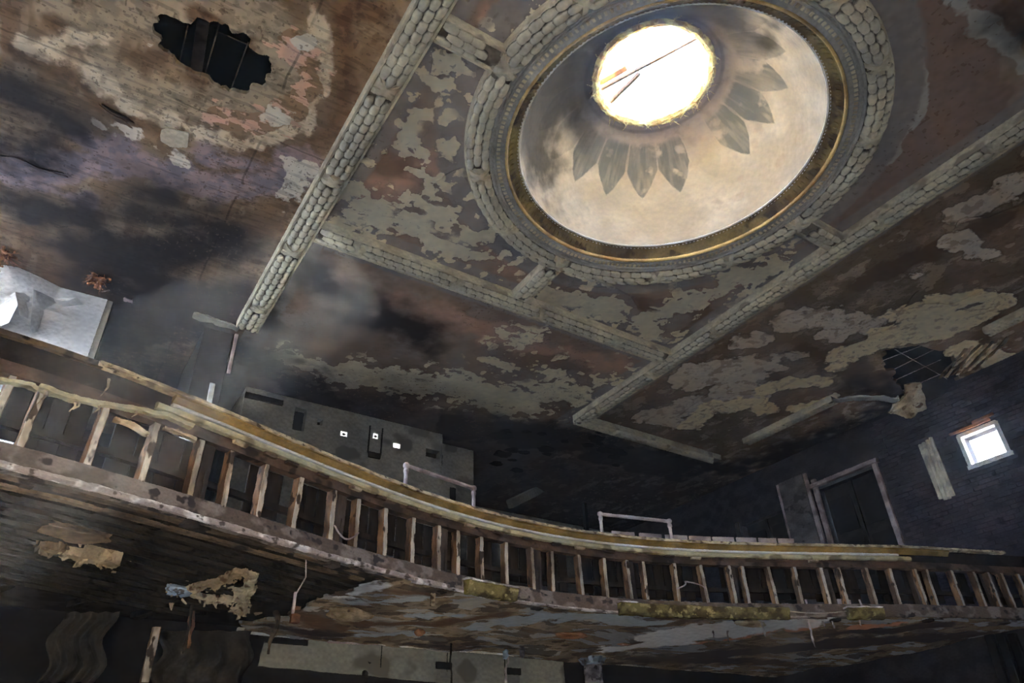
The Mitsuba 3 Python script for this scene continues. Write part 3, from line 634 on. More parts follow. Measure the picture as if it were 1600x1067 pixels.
# fluted remnant of a pilaster on the wall
c4 = [on_x(x, y, XR-.012) for x, y in ((1434, 694), (1457, 685), (1490, 772), (1463, 779))]
y0f, y1f, z1f, z0f = (c4[0][1]+c4[3][1])/2*U, (c4[1][1]+c4[2][1])/2*U, Z((c4[0][2]+c4[1][2])/2), Z((c4[2][2]+c4[3][2])/2)
fl = thing('fluted_pilaster_fragment', 'pale fluted piece of pilaster stuck on the brick wall left of the bright window', 'moulding')
wf = (y0f-y1f)
add('back', rough(box(X0-.035, X0+.0, y1f, y0f, z0f, z1f).subdivide().subdivide(), .006, 9, 2), 'm_groove', fl)
for i in range(4):
    yy = y1f+wf*(i+.5)/4
    add('flute', rough(tube([(X0-.04, yy, z0f+rng.uniform(-.05, .03)), (X0-.04, yy, (z0f+z1f)/2), (X0-.04, yy, z1f+rng.uniform(-.02, .05))], wf*.121, 8), .003, 20, i), 'm_flute', fl, 40)
# left wall with an unseen opening added for its light, back wall, stage-end wall
wl = sg.box(YF*U-.3, -.3, YBK*U+.4, ROOF).difference(sg.box(1.08*U, Z(.56), 1.53*U, Z(.94)))
tag(add('wall_left', wall_x(XL*U-.4, XL*U, wl), 'm_dark'), 'dark left side wall with an unseen opening added to light the balcony', kind='structure')
_used.add('added_window_2'); tag('added_window_2', 'wide unseen opening added in the left wall to light the duct', kind='structure')
for nm, b in (('frame', (1.08, 1.095, .56, .94)), ('frame', (1.515, 1.53, .56, .94)), ('frame', (1.08, 1.53, .925, .94)), ('sill', (1.08, 1.53, .55, .565))):
    add(nm, box(XL*U-.15, XL*U+.03, b[0]*U, b[1]*U, Z(b[2]), Z(b[3])), 'm_flake', 'added_window_2')
tag(add('wall_back', wall_y(YBK*U, YBK*U+.4, sg.box(XL*U-.4, -.3, XR*U+.4, ROOF)), 'm_dark'), 'sooty back wall behind the balcony', kind='structure')
wfp = sg.box(XL*U-.4, -.3, XR*U+.4, ROOF).difference(sg.box(-.50*U, -.4, -0.10*U, Z(.16)))  # opening behind the camera, put in and sized to light the hall
tag(add('wall_front', wall_y(YF*U-.3, YF*U, wfp), 'm_earth'), 'proscenium wall with an unseen opening added to let in light', kind='structure')

# ------------------------------------------------------------------ projection booth at the back of the balcony
booth = thing('projection_booth', 'grey plastered projection booth with small lit ports at the back of the balcony', 'booth')
YB = 1.826
def prt(x, y, w, h): 
    c = on_y(x, y, YB); return (c[0]*U-w/2, Z(c[2])-h/2, c[0]*U+w/2, Z(c[2])+h/2)
ports = {'lit': [prt(537.5, 677.5, .13, .10), prt(587, 681, .10, .11), prt(620, 696, .15, .10)], 'dark': [prt(468, 655, .21, .44), prt(500, 659, .10, .13), prt(681, 710, .43, .17)]}
bw = sg.box(.335*U, Z(.436), .952*U, Z(HC)-.002)
for b in ports['lit']+ports['dark']: bw = bw.difference(sg.box(*b))
add('front_wall', wall_y(YB*U, YB*U+.16, bw), 'm_booth', booth)
add('return_wall', box(.952*U, 1.10*U, 1.885*U, 1.885*U+.16, Z(.436), Z(HC)-.002), 'm_booth', booth)
add('return_wall', box(.945*U, .952*U, YB*U, 1.885*U+.16, Z(.436), Z(HC)-.002), 'm_booth', booth)
add('side_wall', box(.335*U, .35*U, YB*U+.16, YBK*U, Z(.436), Z(HC)-.002), 'm_booth', booth)
add('side_wall', box(1.09*U, 1.10*U, 1.885*U, YBK*U, Z(.436), Z(HC)-.002), 'm_booth', booth)
for b in ports['dark']:
    add('port_back', box(b[0]-.02, b[2]+.02, YB*U+.17, YB*U+.19, b[1]-.02, b[3]+.02), 'm_black', booth)
scene['m_lit'] = {'type': 'twosided', 'b': {'type': 'diffuse', 'reflectance': {'type': 'rgb', 'value': 0.5}}}
for i, b in enumerate(ports['lit']):
    pane = mikit.ply(box(b[0]-.01, b[2]+.01, YB*U+.03, YB*U+.04, b[1]-.01, b[3]+.01), 'm_lit'); pane['emitter'] = {'type': 'area', 'radiance': {'type': 'rgb', 'value': [.075, .078, .078]}}
    add('lit_port', None, None, booth, shape=pane, label='small port with daylight behind it')
    if i < 2:
        cx, cz = (b[0]+b[2])/2, (b[1]+b[3])/2
        add('port_bar', cat_([box(cx-.008, cx+.008, YB*U+.005, YB*U+.03, b[1]+.02, b[3]-.03), box(cx-.03, cx+.035, YB*U+.005, YB*U+.03, cz-.012, cz+.006)]), 'm_black', booth)
b = ports['lit'][1]
for x in (b[0]-.09, b[2]+.06): add('shutter_rail', box(x, x+.02, YB*U-.03, YB*U, b[1]-.32, b[3]+.12), 'm_dark', booth)
add('shutter', box(b[0]-.07, b[2]+.06, YB*U-.05, YB*U-.005, b[1]-.40, b[1]-.30), 'm_dark', booth)
add('cornice', beam((.335*U, YB*U-.03, Z(.985)), (.44*U, YB*U-.03, Z(.985)), .05, .10, n=4, amp=.01), 'm_dark', booth)
add('dark_slot', box(*[v for v in (on_y(707, 778, YB)[0]*U-.06, on_y(707, 778, YB)[0]*U+.06, YB*U-.02, YB*U+.0, Z(on_y(707, 778, YB)[2])-.32, Z(on_y(707, 778, YB)[2])+.2)]), 'm_black', booth)

# ------------------------------------------------------------------ the balcony: curve of its front
ZT, ZB, ZS0, ZS1 = .450, .3685, .3685, .3400   # top and foot of the studs; top and foot of the sill board
_top = [(-20, 578), (58, 601), (156, 632), (237, 655), (306, 686), (358, 703), (412, 725), (466, 748), (519, 768), (555, 780), (598, 794), (640, 808), (682, 821), (712, 829), (749, 838), (788, 846), (829, 854), (858, 860), (902, 867), (941, 873),
        (1002, 878), (1050, 881), (1095, 884), (1158, 886), (1201, 887), (1241, 887), (1282, 887), (1354, 887), (1390, 887), (1428, 889), (1460, 891), (1520, 896)]
_tp = np.array([on_z(x, y, ZT)[:2] for x, y in _top])
_co = np.polyfit(_tp[:, 0]-.85, _tp[:, 1], 4)
def cy_(x): return np.polyval(_co, x-.85)
_xs = np.linspace(-.58, 2.095, 900)
def _ycl(x):                                 # straight runs beyond the measured stretch
    x = np.asarray(x, float); lo, hi = -.10, 1.80; dlo, dhi = np.polyval(np.polyder(_co), lo-.85), np.polyval(np.polyder(_co), hi-.85)
    y = cy_(np.clip(x, lo, hi)); return y+np.where(x < lo, (x-lo)*dlo, 0)+np.where(x > hi, (x-hi)*dhi, 0)
_cx = np.stack([_xs, _ycl(_xs)], 1)*U
_sl = np.r_[0, np.cumsum(np.linalg.norm(np.diff(_cx, axis=0), axis=1))]
def at_s(s):
    p = np.array([np.interp(s, _sl, _cx[:, 0]), np.interp(s, _sl, _cx[:, 1])])
    a = np.array([np.interp(s+.15, _sl, _cx[:, 0]), np.interp(s+.15, _sl, _cx[:, 1])])-np.array([np.interp(s-.15, _sl, _cx[:, 0]), np.interp(s-.15, _sl, _cx[:, 1])])
    a /= np.linalg.norm(a); return p, a, np.array([-a[1], a[0]])     # point, direction, normal towards the back
def s_px(x, zu=ZT):                          # where on the curve the photograph's column x falls, at height zu
    best = None
    P = np.column_stack([_cx/U, np.full(len(_cx), zu)])
    px = 800+FOC*(P@CR)/(P@CF)
    return float(np.interp(x, px, _sl))
SMAX = _sl[-1]
def along(s, off, z):
    p, a, n = at_s(s); return np.array([*(p+n*off), z])
def sweep_curve(prof, s0=0.0, s1=None, n=None, closed=True, jag=None):
    """prof: [(offset to the back, height in metres)] swept along the balcony's curve."""
    s1 = SMAX if s1 is None else s1; n = n or max(3, int((s1-s0)/.12)); k = len(prof); v = []
    for i, s in enumerate(np.linspace(s0, s1, n)):
        p, a, nn = at_s(s)
        for (o, z) in prof: v.append((*(p+nn*o), z))
    f = []
    for i in range(n-1):
        for j in range(k if closed else k-1):
            A, B = i*k+j, i*k+(j+1) % k; f += [(A, A+k, B+k), (A, B+k, B)]
    if closed:
        for j in range(1, k-1): f += [(0, j, j+1), ((n-1)*k, (n-1)*k+j+1, (n-1)*k+j)]
    return tm(v, f)
balcony = thing('balcony', 'curved balcony stripped to its timber studs, with a yellow rail and a decayed plaster soffit', 'balcony')
sL, sB = s_px(262, .47), s_px(1566, .49)     # yellow mouldings run from the splintered end on the left
q = lambda l: [(o, Z(z)) for o, z in l]
add('rail_cap', rough(sweep_curve(q([(-.10, .4965), (-.085, .5025), (.16, .5045), (.16, .495)]), s_px(150, .50), sB, 240), .006, 7, 1), 'm_railcap', balcony, label='pale chipped cap board')
add('burnt_cap', rough(sweep_curve(q([(-.05, .4955), (-.045, .5035), (.16, .5045), (.16, .495)]), 0, s_px(158, .50), 60), .014, 5, 3), 'm_lathlight', balcony, label='charred left end of the cap')
add('rail_moulding', sweep_curve(q([(-.075, .4965), (-.085, .492), (-.06, .489), (-.035, .486), (-.03, .4835), (.02, .4835), (.02, .4965)]), sL, s_px(1480, .48), 200), 'm_raildark', balcony, 40, label='mustard yellow cove moulding')
add('rail_moulding', sweep_curve(q([(-.055, .4835), (-.066, .4815), (-.066, .479), (-.045, .478), (.02, .478), (.02, .4835)]), sL, s_px(1400, .48), 200), 'm_white', balcony, 40, label='thin cream bead')
add('rail_moulding', sweep_curve(q([(-.045, .478), (-.062, .4765), (-.07, .4725), (-.062, .4685), (-.04, .467), (.02, .467), (.02, .478)]), s_px(240, .47), s_px(1420, .47), 200), 'm_rail', balcony, 40, label='pale yellow lower moulding')
add('header', rough(sweep_curve(q([(-.02, .467), (-.028, .4505), (.07, .450), (.07, .467)]), 0, SMAX, 200), .006, 5, 4), 'm_header', balcony, label='dark brown header board above the studs')
add('burnt_fascia', rough(sweep_curve(q([(-.01, .4955), (-.012, .467), (.05, .467), (.05, .4955)]), 0, SMAX, 200), .006, 5, 9), 'm_burnt', balcony, label='charred board behind the rail mouldings')
add('sill', rough(sweep_curve(q([(-.02, ZS0), (-.03, .3545), (-.024, .3415), (.09, .340), (.12, ZS0)]), 0, SMAX, 260), .012, 4, 6), 'm_sill', balcony, label='grey-brown flaking sill board under the studs')
add('paint_edge', rough(sweep_curve(q([(-.034, .3465), (-.04, .3425), (-.03, .3395), (.0, .339), (.0, .3465)]), 0, s_px(700, .34), 220), .010, 12, 2), 'm_flake', balcony, label='white flaking paint along the foot of the sill')
add('paint_edge', rough(sweep_curve(q([(-.034, .3415), (-.04, .3395), (-.03, .3375), (.02, .337), (.02, .3415)]), s_px(644, .34), s_px(1260, .34), 220), .006, 12, 2), 'm_flake', balcony, label='white flaking paint along the foot of the sill')
studpx = [8, 58, 156, 237, 308, 356, 411, 465, 519, 556, 599, 641, 683, 712, 749, 788, 829, 858, 902, 941, 977, 1003, 1050, 1095, 1138, 1158, 1201, 1241, 1282, 1310, 1354, 1390, 1430, 1447, 1487, 1521, 1544, 1566, 1592]
lean = {8: -.02}
for i, x in enumerate(studpx):
    s = s_px(x+3, .43); p, a, nn = at_s(s); w = .055; dp = .105
    b0, b1 = along(s+rng.normal(0, .006), .035, Z(ZB)-.01), along(s+rng.normal(0, .008), .035, Z(ZT)+.005)
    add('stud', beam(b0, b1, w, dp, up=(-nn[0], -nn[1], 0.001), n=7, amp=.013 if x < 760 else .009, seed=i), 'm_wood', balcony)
postpx = [326, 537, 697, 843, 988, 1148, 1295, 1438, 1555]
for i, x in enumerate(postpx):
    s = s_px(x, .42)
    add('post', beam(along(s, .10, Z(.335)), along(s, .10, Z(.466)), .13, .13, up=(*(-at_s(s)[2]), .001), n=5, amp=.008, seed=i), 'm_wooddark', balcony, label='dark squared post between two studs')
    add('post_bolt', beam(along(s+.01, .02, Z(.345)), along(s+.01, .02, Z(.41)), .028, .02, up=(*(-at_s(s)[2]), .001)), 'm_wooddark', balcony)
# boards behind the studs, rails, rubble on the sill, small blocks under the rail
sg_ = [s_px(x, .43) for x in studpx]
for i in range(len(sg_)-1):
    n = max(1, int(round((sg_[i+1]-sg_[i])/.17))); d = (sg_[i+1]-sg_[i])/n
    for j in range(n):
        s = sg_[i]+d*(j+.5)
        if rng.random() < .12: continue
        add('backing_board', beam(along(s, .26, Z(.386)+rng.uniform(-.02, .03)), along(s, .25, Z(.462)), d*.95, .02, up=(*(-at_s(s)[2]), .001), n=3, amp=.004, seed=i*7+j), 'm_board', balcony)
add('backing_rail', rough(sweep_curve(q([(.16, .409), (.16, .400), (.22, .400), (.22, .409)]), 0, SMAX, 200), .006, 5), 'm_board', balcony)
add('floor_edge', sweep_curve(q([(.10, .366), (.10, .360), (.9, .360), (.9, .366)]), 0, SMAX, 160), 'm_grit', balcony)
rub = []
for i in range(900):
    s = rng.uniform(.3, s_px(1250, .37)); o = rng.uniform(.07, .26); z = Z(ZS0)+max(0, (.26-o))*.0+rng.uniform(0, .05)*(o/.2)
    m = trimesh.creation.icosphere(1 if rng.random() < .3 else 0, rng.uniform(.008, .036)); m.apply_scale((1.4, 1, .7)); m.apply_translation(along(s, o, z)); rub.append(m)
add('rubble', cat_(rub), 'm_grit', balcony, kind='stuff', label='grey plaster rubble lying behind the studs')
for i, x in enumerate(list(range(365, 1300, 45))):
    s = s_px(x+rng.uniform(-8, 8), .46)
    add('block', rough(beam(along(s-.07, -.045, Z(.4635)), along(s+.07, -.045, Z(.4635)), .05, .03, n=3), .008, 18, i), 'm_plaster' if i % 4 == 0 else 'm_header', balcony)
# floor of the balcony: stepped tiers up to the booth
for i in range(4):
    o0, z = .9+i*.62, .362+i*.018
    add('tier', sweep_curve(q([(o0, z+.002), (o0, z+.018), (o0+.66, z+.018), (o0+.66, z+.002)]), 0, SMAX, 80), 'm_dark', balcony)
tag(add('floor_balcony', box(XL*U, XR*U, 1.74*U, YBK*U, Z(.41), Z(.434)), 'm_dark'), 'dark upper floor of the balcony', kind='structure')
# soffit of plaster on the right, bare lath on the left
def curve_poly(off, s0, s1, n=120): return [tuple(along(s, off, 0)[:2]) for s in np.linspace(s0, s1, n)]
YG = 1.655                                    # wall at the back of the stalls
edge_l = [tuple(M(on_z(x, y, HS))[:2]) for x, y in [(612, 898), (575, 905), (540, 915), (505, 925), (482, 938), (470, 950), (450, 955), (455, 962), (420, 962), (395, 968), (372, 966), (385, 980), (380, 992), (372, 1003)]]
front = curve_poly(.0, s_px(612, .345), SMAX)
sp = ragged(edge_l[::-1]+front[1:]+[(XR*U, YG*U)], .05, .05, 11)
def grid_plate(poly, z, thick, h, fz):
    """A thin plate over poly whose underside follows fz(x, y)."""
    x0, y0, x1, y1 = poly.bounds; pts = [(x, y) for x in np.arange(x0, x1, h) for y in np.arange(y0, y1, h)]
    pp = shapely.points(pts); inn = shapely.contains(poly.buffer(-h*.35), pp); P = [pts[i] for i in np.flatnonzero(inn)]
    ring_ = [poly.exterior.interpolate(d).coords[0] for d in np.arange(0, poly.exterior.length, h*.7)]
    A = np.array(P+ring_); from scipy.spatial import Delaunay
    t = Delaunay(A).simplices; c = A[t].mean(1); t = t[shapely.contains(poly, shapely.points(c))]
    a, b_, c_ = A[t[:, 0]], A[t[:, 1]], A[t[:, 2]]
    area = (b_-a)[:, 0]*(c_-a)[:, 1]-(b_-a)[:, 1]*(c_-a)[:, 0]; t[area > 0] = t[area > 0][:, ::-1]; t = t[np.abs(area) > 1e-9]
    zz = z+fz(A); n = len(A)
    v = np.vstack([np.column_stack([A, zz]), np.column_stack([A, zz+thick])]); f = [t, t[:, ::-1]+n]
    k0 = len(P); m = len(ring_); e = np.array([(k0+i, k0+(i+1) % m) for i in range(m)])
    f += [np.column_stack([e[:, 0], e[:, 1], e[:, 1]+n]), np.column_stack([e[:, 0], e[:, 1]+n, e[:, 0]+n]), np.column_stack([e[:, 1], e[:, 0], e[:, 1]+n])]
    return tm(v, np.vstack(f))
def sof(A):
    n = meshkit.fbm(np.column_stack([A*1.3, A[:, :1]*0+3]), 3, 5)-.5; n2 = meshkit.fbm(np.column_stack([A*7, A[:, :1]*0+3]), 3, 8)-.5
    return n*.10+n2*.03
add('soffit', grid_plate(sp, Z(.338), .03, .07, sof), 'm_soffit', balcony, True, label='stained and flaking plaster soffit')
tag(add('floor_under', sweep_curve(q([(.12, .353), (.12, .359), (4.2, .359), (4.2, .353)]), 0, SMAX, 120), 'm_burnt'), 'charred boarding above the bare laths of the balcony', kind='structure')
for i in range(15):
    o = .10+i*.20
    if i in (0, 1):
        add('lath', rough(sweep_curve(q([(o, .338), (o, .342), (o+.07, .342), (o+.07, .338)]), 0, s_px(640-40*i, .34), 120), .006, 6, i), 'm_lathlight', balcony)
    else:
        add('lath', rough(sweep_curve(q([(o, .3365), (o, .3425), (o+.06, .3425), (o+.06, .3365)]), 0, s_px(640-i*6, .34), 160), .004, 3, i), 'm_lath', balcony)
for i, x in enumerate((-60, 60, 185, 290, 430, 520)):
    s = s_px(x, .34); p0, p1 = along(s, .0, Z(.348)), along(s, 3.6, Z(.348))
    add('joist', beam(p0, p1, .10, .09, n=6, amp=.008, seed=i), 'm_lath', balcony)
# cornice pieces, mossy, still clinging to the foot of the sill
for i, (a, b, zo) in enumerate(((722, 801, .338), (964, 1229, .336), (1321, 1376, .336))):
    s0, s1 = s_px(a, .34), s_px(b, .34)
    k = add('cornice_piece', rough(sweep_curve(q([(-.03, zo+.022), (-.12, zo+.021), (-.135, zo+.017), (-.10, zo+.004), (-.09, zo-.002), (-.03, zo-.003)]), s0, s1, max(12, int((s1-s0)/.05))), .016, 11, i), 'm_moss', balcony,
            label=['short mossy cornice piece with a white broken end', 'long mossy olive cornice piece', 'small mossy cornice piece, the rightmost'][i])
    add('plaster_skin', rough(sweep_curve(q([(-.02, zo+.0245), (-.13, zo+.0235), (-.14, zo+.0205), (-.02, zo+.0215)]), s0-.02, s1 if i != 1 else s0+.25, max(10, int((s1-s0)/.06))), .014, 14, i), 'm_flake', k)
# ------------------------------------------------------------------ under the balcony
gw_ = thing('wall_stalls', 'back wall of the stalls under the balcony with a pale grey board band', kind='structure')
def P2(x, y, yu=YG): return on_y(x, y, yu)
add('dark_wall', box(XL*U, XR*U, YG*U+.06, YG*U+.3, 0, Z(.352)), 'm_dark', gw_)
pb = [P2(418, 990), P2(882, 1030), P2(888, 1067), P2(408, 1045)]
panel = ragged([(pb[0][0]*U, Z(pb[0][2])), (pb[1][0]*U, Z(pb[1][2])), (pb[1][0]*U, Z(P2(884, 1085)[2])), (P2(480, 1047)[0]*U, Z(P2(640, 1056)[2])), (P2(404, 1040)[0]*U, Z(P2(404, 1040)[2]))], .015, .05, 4)
for b in (P2(450, 1000), P2(572, 1052)): panel = panel.difference(sg.box(b[0]*U-.30, Z(b[2])-.05, b[0]*U+.30, Z(b[2])+.06) if b[0] < .6 and b[2] > .32 else sg.Point(b[0]*U, Z(b[2])).buffer(.05))
for i, g in enumerate(getattr(panel, 'geoms', [panel])):
    add('board_band', wall_y(YG*U+.03, YG*U+.055, g), 'm_panel', gw_, label='pale grey-green board band')
for x in (596, 700, 790): 
    c = P2(x, 1040); add('joint', box(c[0]*U-.006, c[0]*U+.006, YG*U+.022, YG*U+.032, Z(.29), Z(.343)), 'm_dark', gw_)
for x, y in ((694, 1040), (803, 1049)):
    c = P2(x, y); add('vent', box(c[0]*U-.13, c[0]*U+.13, YG*U-.01, YG*U+.04, Z(c[2])-.045, Z(c[2])+.05), 'm_black', gw_)
    add('vent_smudge', box(c[0]*U-.10, c[0]*U+.12, YG*U+.024, YG*U+.031, Z(c[2])-.16, Z(c[2])-.05), 'm_booth', gw_)
add('cornice', rough(beam((P2(370, 985)[0]*U, YG*U, Z(.343)), (1.75*U, YG*U, Z(.343)), .06, .07, n=40), .012, 5, 3), 'm_white', gw_, label='thin white cornice line under the soffit')
c0, c1 = P2(512, 1003), P2(640, 1008)
add('sign_rail', beam((c0[0]*U, YG*U, Z(c0[2])), (c1[0]*U, YG*U, Z(c1[2])), .03, .03), 'm_pipe', gw_)
# column with a blue capital
cc = on_y(926, 1040, 1.60)*U
col = thing('column', 'round column with a chipped blue capital under the balcony', 'column')
add('shaft', lathe([(.0, 0), (.16, 0), (.15, Z(.30)), (.15, Z(.322))], (cc[0], 1.60*U), 24), 'm_grit', col, 40)
zc = Z(.322)
add('capital', rough(lathe([(.15, zc-.02), (.17, zc), (.155, zc+.02), (.19, zc+.08), (.24, zc+.10), (.24, zc+.14), (0, zc+.14)], (cc[0], 1.60*U), 32), .008, 16, 2), 'm_blue', col, label='chipped blue capital')
for i in range(8):
    t = i*math.pi/4; add('capital_leaf', rough(beam((cc[0]+.165*math.cos(t), 1.6*U+.165*math.sin(t), zc+.01), (cc[0]+.23*math.cos(t), 1.6*U+.23*math.sin(t), zc+.10), .07, .03, n=3), .006, 20, i), 'm_blue', col)
# hanging cloth folds and posts in the dark lower left
def cloth(name, x0, x1, ytop, ybot, yu, lab, seed, mat='m_dark'):
    a, b = on_y(x0, ytop, yu), on_y(x1, ytop, yu); zb = on_y((x0+x1)/2, ybot, yu)[2]; nu, nv = 40, 14; v = []
    for j in range(nv):
        for i in range(nu):
            u, w = i/(nu-1), j/(nv-1); x = (a[0]+(b[0]-a[0])*u)*U; z = Z(a[2]+(b[2]-a[2])*u)*(1-w)+Z(zb)*w
            v.append((x+.05*math.sin(9*w+seed), yu*U+.10*math.sin(u*22+seed)*(.4+.6*w)+.06*meshkit.noise(np.array([[u*9, w*5, seed]]))[0], z))
    f = [(j*nu+i, j*nu+i+1, (j+1)*nu+i+1) for j in range(nv-1) for i in range(nu-1)]+[(j*nu+i, (j+1)*nu+i+1, (j+1)*nu+i) for j in range(nv-1) for i in range(nu-1)]
    m = tm(v, f); w = tm(np.array(v)+[0, .012, 0], np.array(f)[:, ::-1]); tag(add(name, cat_([m, w]), mat, smooth=True), lab, 'curtain')
stain('m_cloth', S(36, 34, 31), S(22, 21, 20), 2, 30, dark=S(15, 15, 15))
cloth('curtain', 95, 180, 955, 1067, 1.50, 'ragged dark curtain hanging in the lower left corner of the picture', 1, 'm_cloth')
cloth('curtain', 255, 400, 985, 1075, 1.60, 'dark limp curtain between the leaning post and the pale board band', 4, 'm_cloth')
a, b = on_y(245, 980, 1.52), on_y(225, 1067, 1.52)
tag(add('post', beam(M(b), M(a), .09, .09, n=6, amp=.012, seed=4), 'm_wood'), 'leaning pale post under the dark left part of the balcony', 'post')
a, b = on_y(1560, 960, 1.25), on_y(1590, 1067, 1.25)
for i in range(3): tag(add('wall_pilaster', beam(M(on_x(1545+18*i, 990, XR-.01)), M(on_x(1572+20*i, 1075, XR-.01)), .10, .12, n=4, amp=.006, seed=i), 'm_dark'), f'{["left", "middle", "right"][i]} one of three dark wall strips in the lower right corner', 'pilaster', 'dark wall strips in the lower right corner')

# ------------------------------------------------------------------ things hanging or lying about
def lump(name, px, zu, size, mat, lab, cat, seed, amp=.35, flat=(1, 1, .6), off=0.0, sub=3):
    p = M(on_z(*px, zu)); m = trimesh.creation.icosphere(sub, 1.0); v = np.array(m.vertices)
    v *= 1+amp*2*(meshkit.fbm(v*1.7+seed, 4, seed)-.5)[:, None]; m.vertices = v*np.array(flat)*size+p+[0, 0, off]
    return tag(add(name, m, mat, smooth=30), lab, cat)
def strip(name, pts, w, mat, lab, cat, seed=0, th=.02, n=24, up=(0, 0, 1), fuzz=0):
    """A rough hanging or lying strip through points in metres."""
    P = np.array(pts); t = np.linspace(0, 1, len(P)); tt = np.linspace(0, 1, n); Q = np.stack([np.interp(tt, t, P[:, k]) for k in range(3)], 1)
    ww = w*(.6+.8*meshkit.fbm(np.column_stack([tt*9, tt*0+seed, tt*0]), 3, seed)); v, f = [], []
    for i in range(n):
        d = Q[min(i+1, n-1)]-Q[max(i-1, 0)]; d /= np.linalg.norm(d)+1e-9; a = np.cross(d, up); a /= np.linalg.norm(a)+1e-9; b = np.cross(a, d)
        for (x, y) in ((-1, -1), (0, -1.3), (1, -1), (1, 1), (0, 1.3), (-1, 1)): v.append(Q[i]+a*x*ww[i]/2+b*y*th/2)
    for i in range(n-1):
        for j in range(6): A, B = i*6+j, i*6+(j+1) % 6; f += [(A, B, B+6), (A, B+6, A+6)]
    for j in range(1, 5): f += [(0, j+1, j), ((n-1)*6, (n-1)*6+j, (n-1)*6+j+1)]
    ms = [rough(tm(v, f), min(.03, w*(.45 if fuzz else .25)), 12, seed)]; g = np.random.default_rng(seed+50)
    for i in range(fuzz):                    # torn bits along it
        k = int(g.integers(n)); o = Q[k]+g.normal(0, ww[k]*.35, 3); d = g.normal(0, 1, 3); d[2] -= .6; d /= np.linalg.norm(d); L = w*g.uniform(.2, .7); e = np.cross(d, g.normal(0, 1, 3)); e /= np.linalg.norm(e)
        b = np.cross(d, e)*.008; q4 = np.array([o-e*L*.35, o+e*L*.35, o+d*L*.6+e*L*.2, o+d*L]); vv = np.vstack([q4-b, q4+b])
        ms.append(tm(vv, [(0, 1, 2), (0, 2, 3), (4, 6, 5), (4, 7, 6), (0, 5, 1), (0, 4, 5), (1, 6, 2), (1, 5, 6), (2, 7, 3), (2, 6, 7), (3, 4, 0), (3, 7, 4)]))
    return tag(add(name, cat_(ms), mat), lab, cat)
ORD = ['first', 'second', 'third', 'fourth', 'fifth', 'sixth', 'seventh', 'eighth']
mz = lambda x, y, z: M(on_z(x, y, z))
_S = np.linspace(0, SMAX, 1500)
def face(x, y, off):                         # where the photograph's point lies on the curved face, off metres behind it
    dd = ray(x, y); Pq = np.array([at_s(t)[0]+at_s(t)[2]*off for t in _S]); cr = np.abs(Pq[:, 0]*dd[1]-Pq[:, 1]*dd[0])/np.hypot(Pq[:, 0], Pq[:, 1])
    b = Pq[int(np.argmin(cr))]; t = math.hypot(*b)/math.hypot(dd[0], dd[1]); return np.array([b[0], b[1], EYE+dd[2]*t])
# yellow moulding torn off the left end of the rail
strip('torn_rail_strip', [face(-20, 592, -.07), face(20, 597, -.07), face(45, 602, -.07), face(58, 609, -.07)], .07, 'm_rail', 'short torn yellow rail strip at the left edge of the picture', 'moulding', 1, .03)
strip('torn_rail_strip', [face(62, 605, -.07), face(110, 622, -.07), face(150, 630, -.07), face(200, 638, -.06), face(262, 650, -.06), face(300, 668, -.05)], .07, 'm_rail', 'long splintered yellow rail strip sagging across the leftmost studs', 'moulding', 2, .035, 40)
for i, (x, y, L) in enumerate(((70, 610, .12), (75, 612, .07), (118, 626, .10), (122, 628, .07), (155, 632, .08), (170, 592, .16), (212, 642, .06))):
    p = face(x, y, -.08); tag(add('splinter', tube([p, p+[.01, -.01, -L*.5], p+[-.02, 0, -L]], [.012, .009, .003], 5), 'm_railcap'), f'{ORD[i]} thin splinter from the left on the torn end of the yellow rail', 'splinter', 'splinters on the torn left end of the rail')
strip('wood_sliver', [face(178, 655, .0), face(205, 664, .0), face(230, 680, .0)], .05, 'm_plaster', 'pale sliver of wood under the header, second bay from the left', 'splinter', 5, .03)
strip('wood_sliver', [face(258, 668, .0), face(285, 677, .0), face(305, 688, .0)], .05, 'm_plaster', 'pale sliver of wood under the header beside the first dark post', 'splinter', 6, .03)
p = mz(672, 921, .345); tag(add('wood_sliver', beam(p+[0, -.08, .02], p+[0, -.08, -.20], .05, .03, n=5, amp=.01), 'm_foam'), 'pale splinter hanging below the sill by the plaster edge', 'splinter')
# handrails
def handrail(pa, pb, lab):
    k = thing('pipe_handrail', lab, 'handrail')
    ends = []
    for (x, y) in (pa, pb):
        s = s_px(x, .52); best = min(np.linspace(s-.5, s+.5, 200), key=lambda t: abs(800+FOC*((along(t, .42, Z(.53))-[0, 0, EYE])@CR)/((along(t, .42, Z(.53))-[0, 0, EYE])@CF)-x))
        b = along(best, .42, 0); dd = ray(x, y); t = math.hypot(b[0], b[1])/math.hypot(dd[0], dd[1]); ends.append(np.array([b[0], b[1], EYE+dd[2]*t]))
    add('rail', tube([ends[0]+(ends[1]-ends[0])*t for t in np.linspace(0, 1, 9)], .026, 10), 'm_pipe', k, True)
    for e in ends:
        add('post', tube([[e[0], e[1], Z(.43)], [e[0], e[1], e[2]-.05], e], .024, 10), 'm_pipe', k, True)
        add('ball_fitting', ball(e, .042, 2), 'm_pipe', k, True)
        add('collar', tube([e-[0, 0, .09], e-[0, 0, .05]], .034, 10), 'm_pipe', k, True)
handrail((633, 727), (740, 763), 'grey pipe handrail on the balcony in front of the projection booth')
handrail((941, 803), (1050, 814), 'grey pipe handrail on the balcony right of the booth, near the middle of the rail')
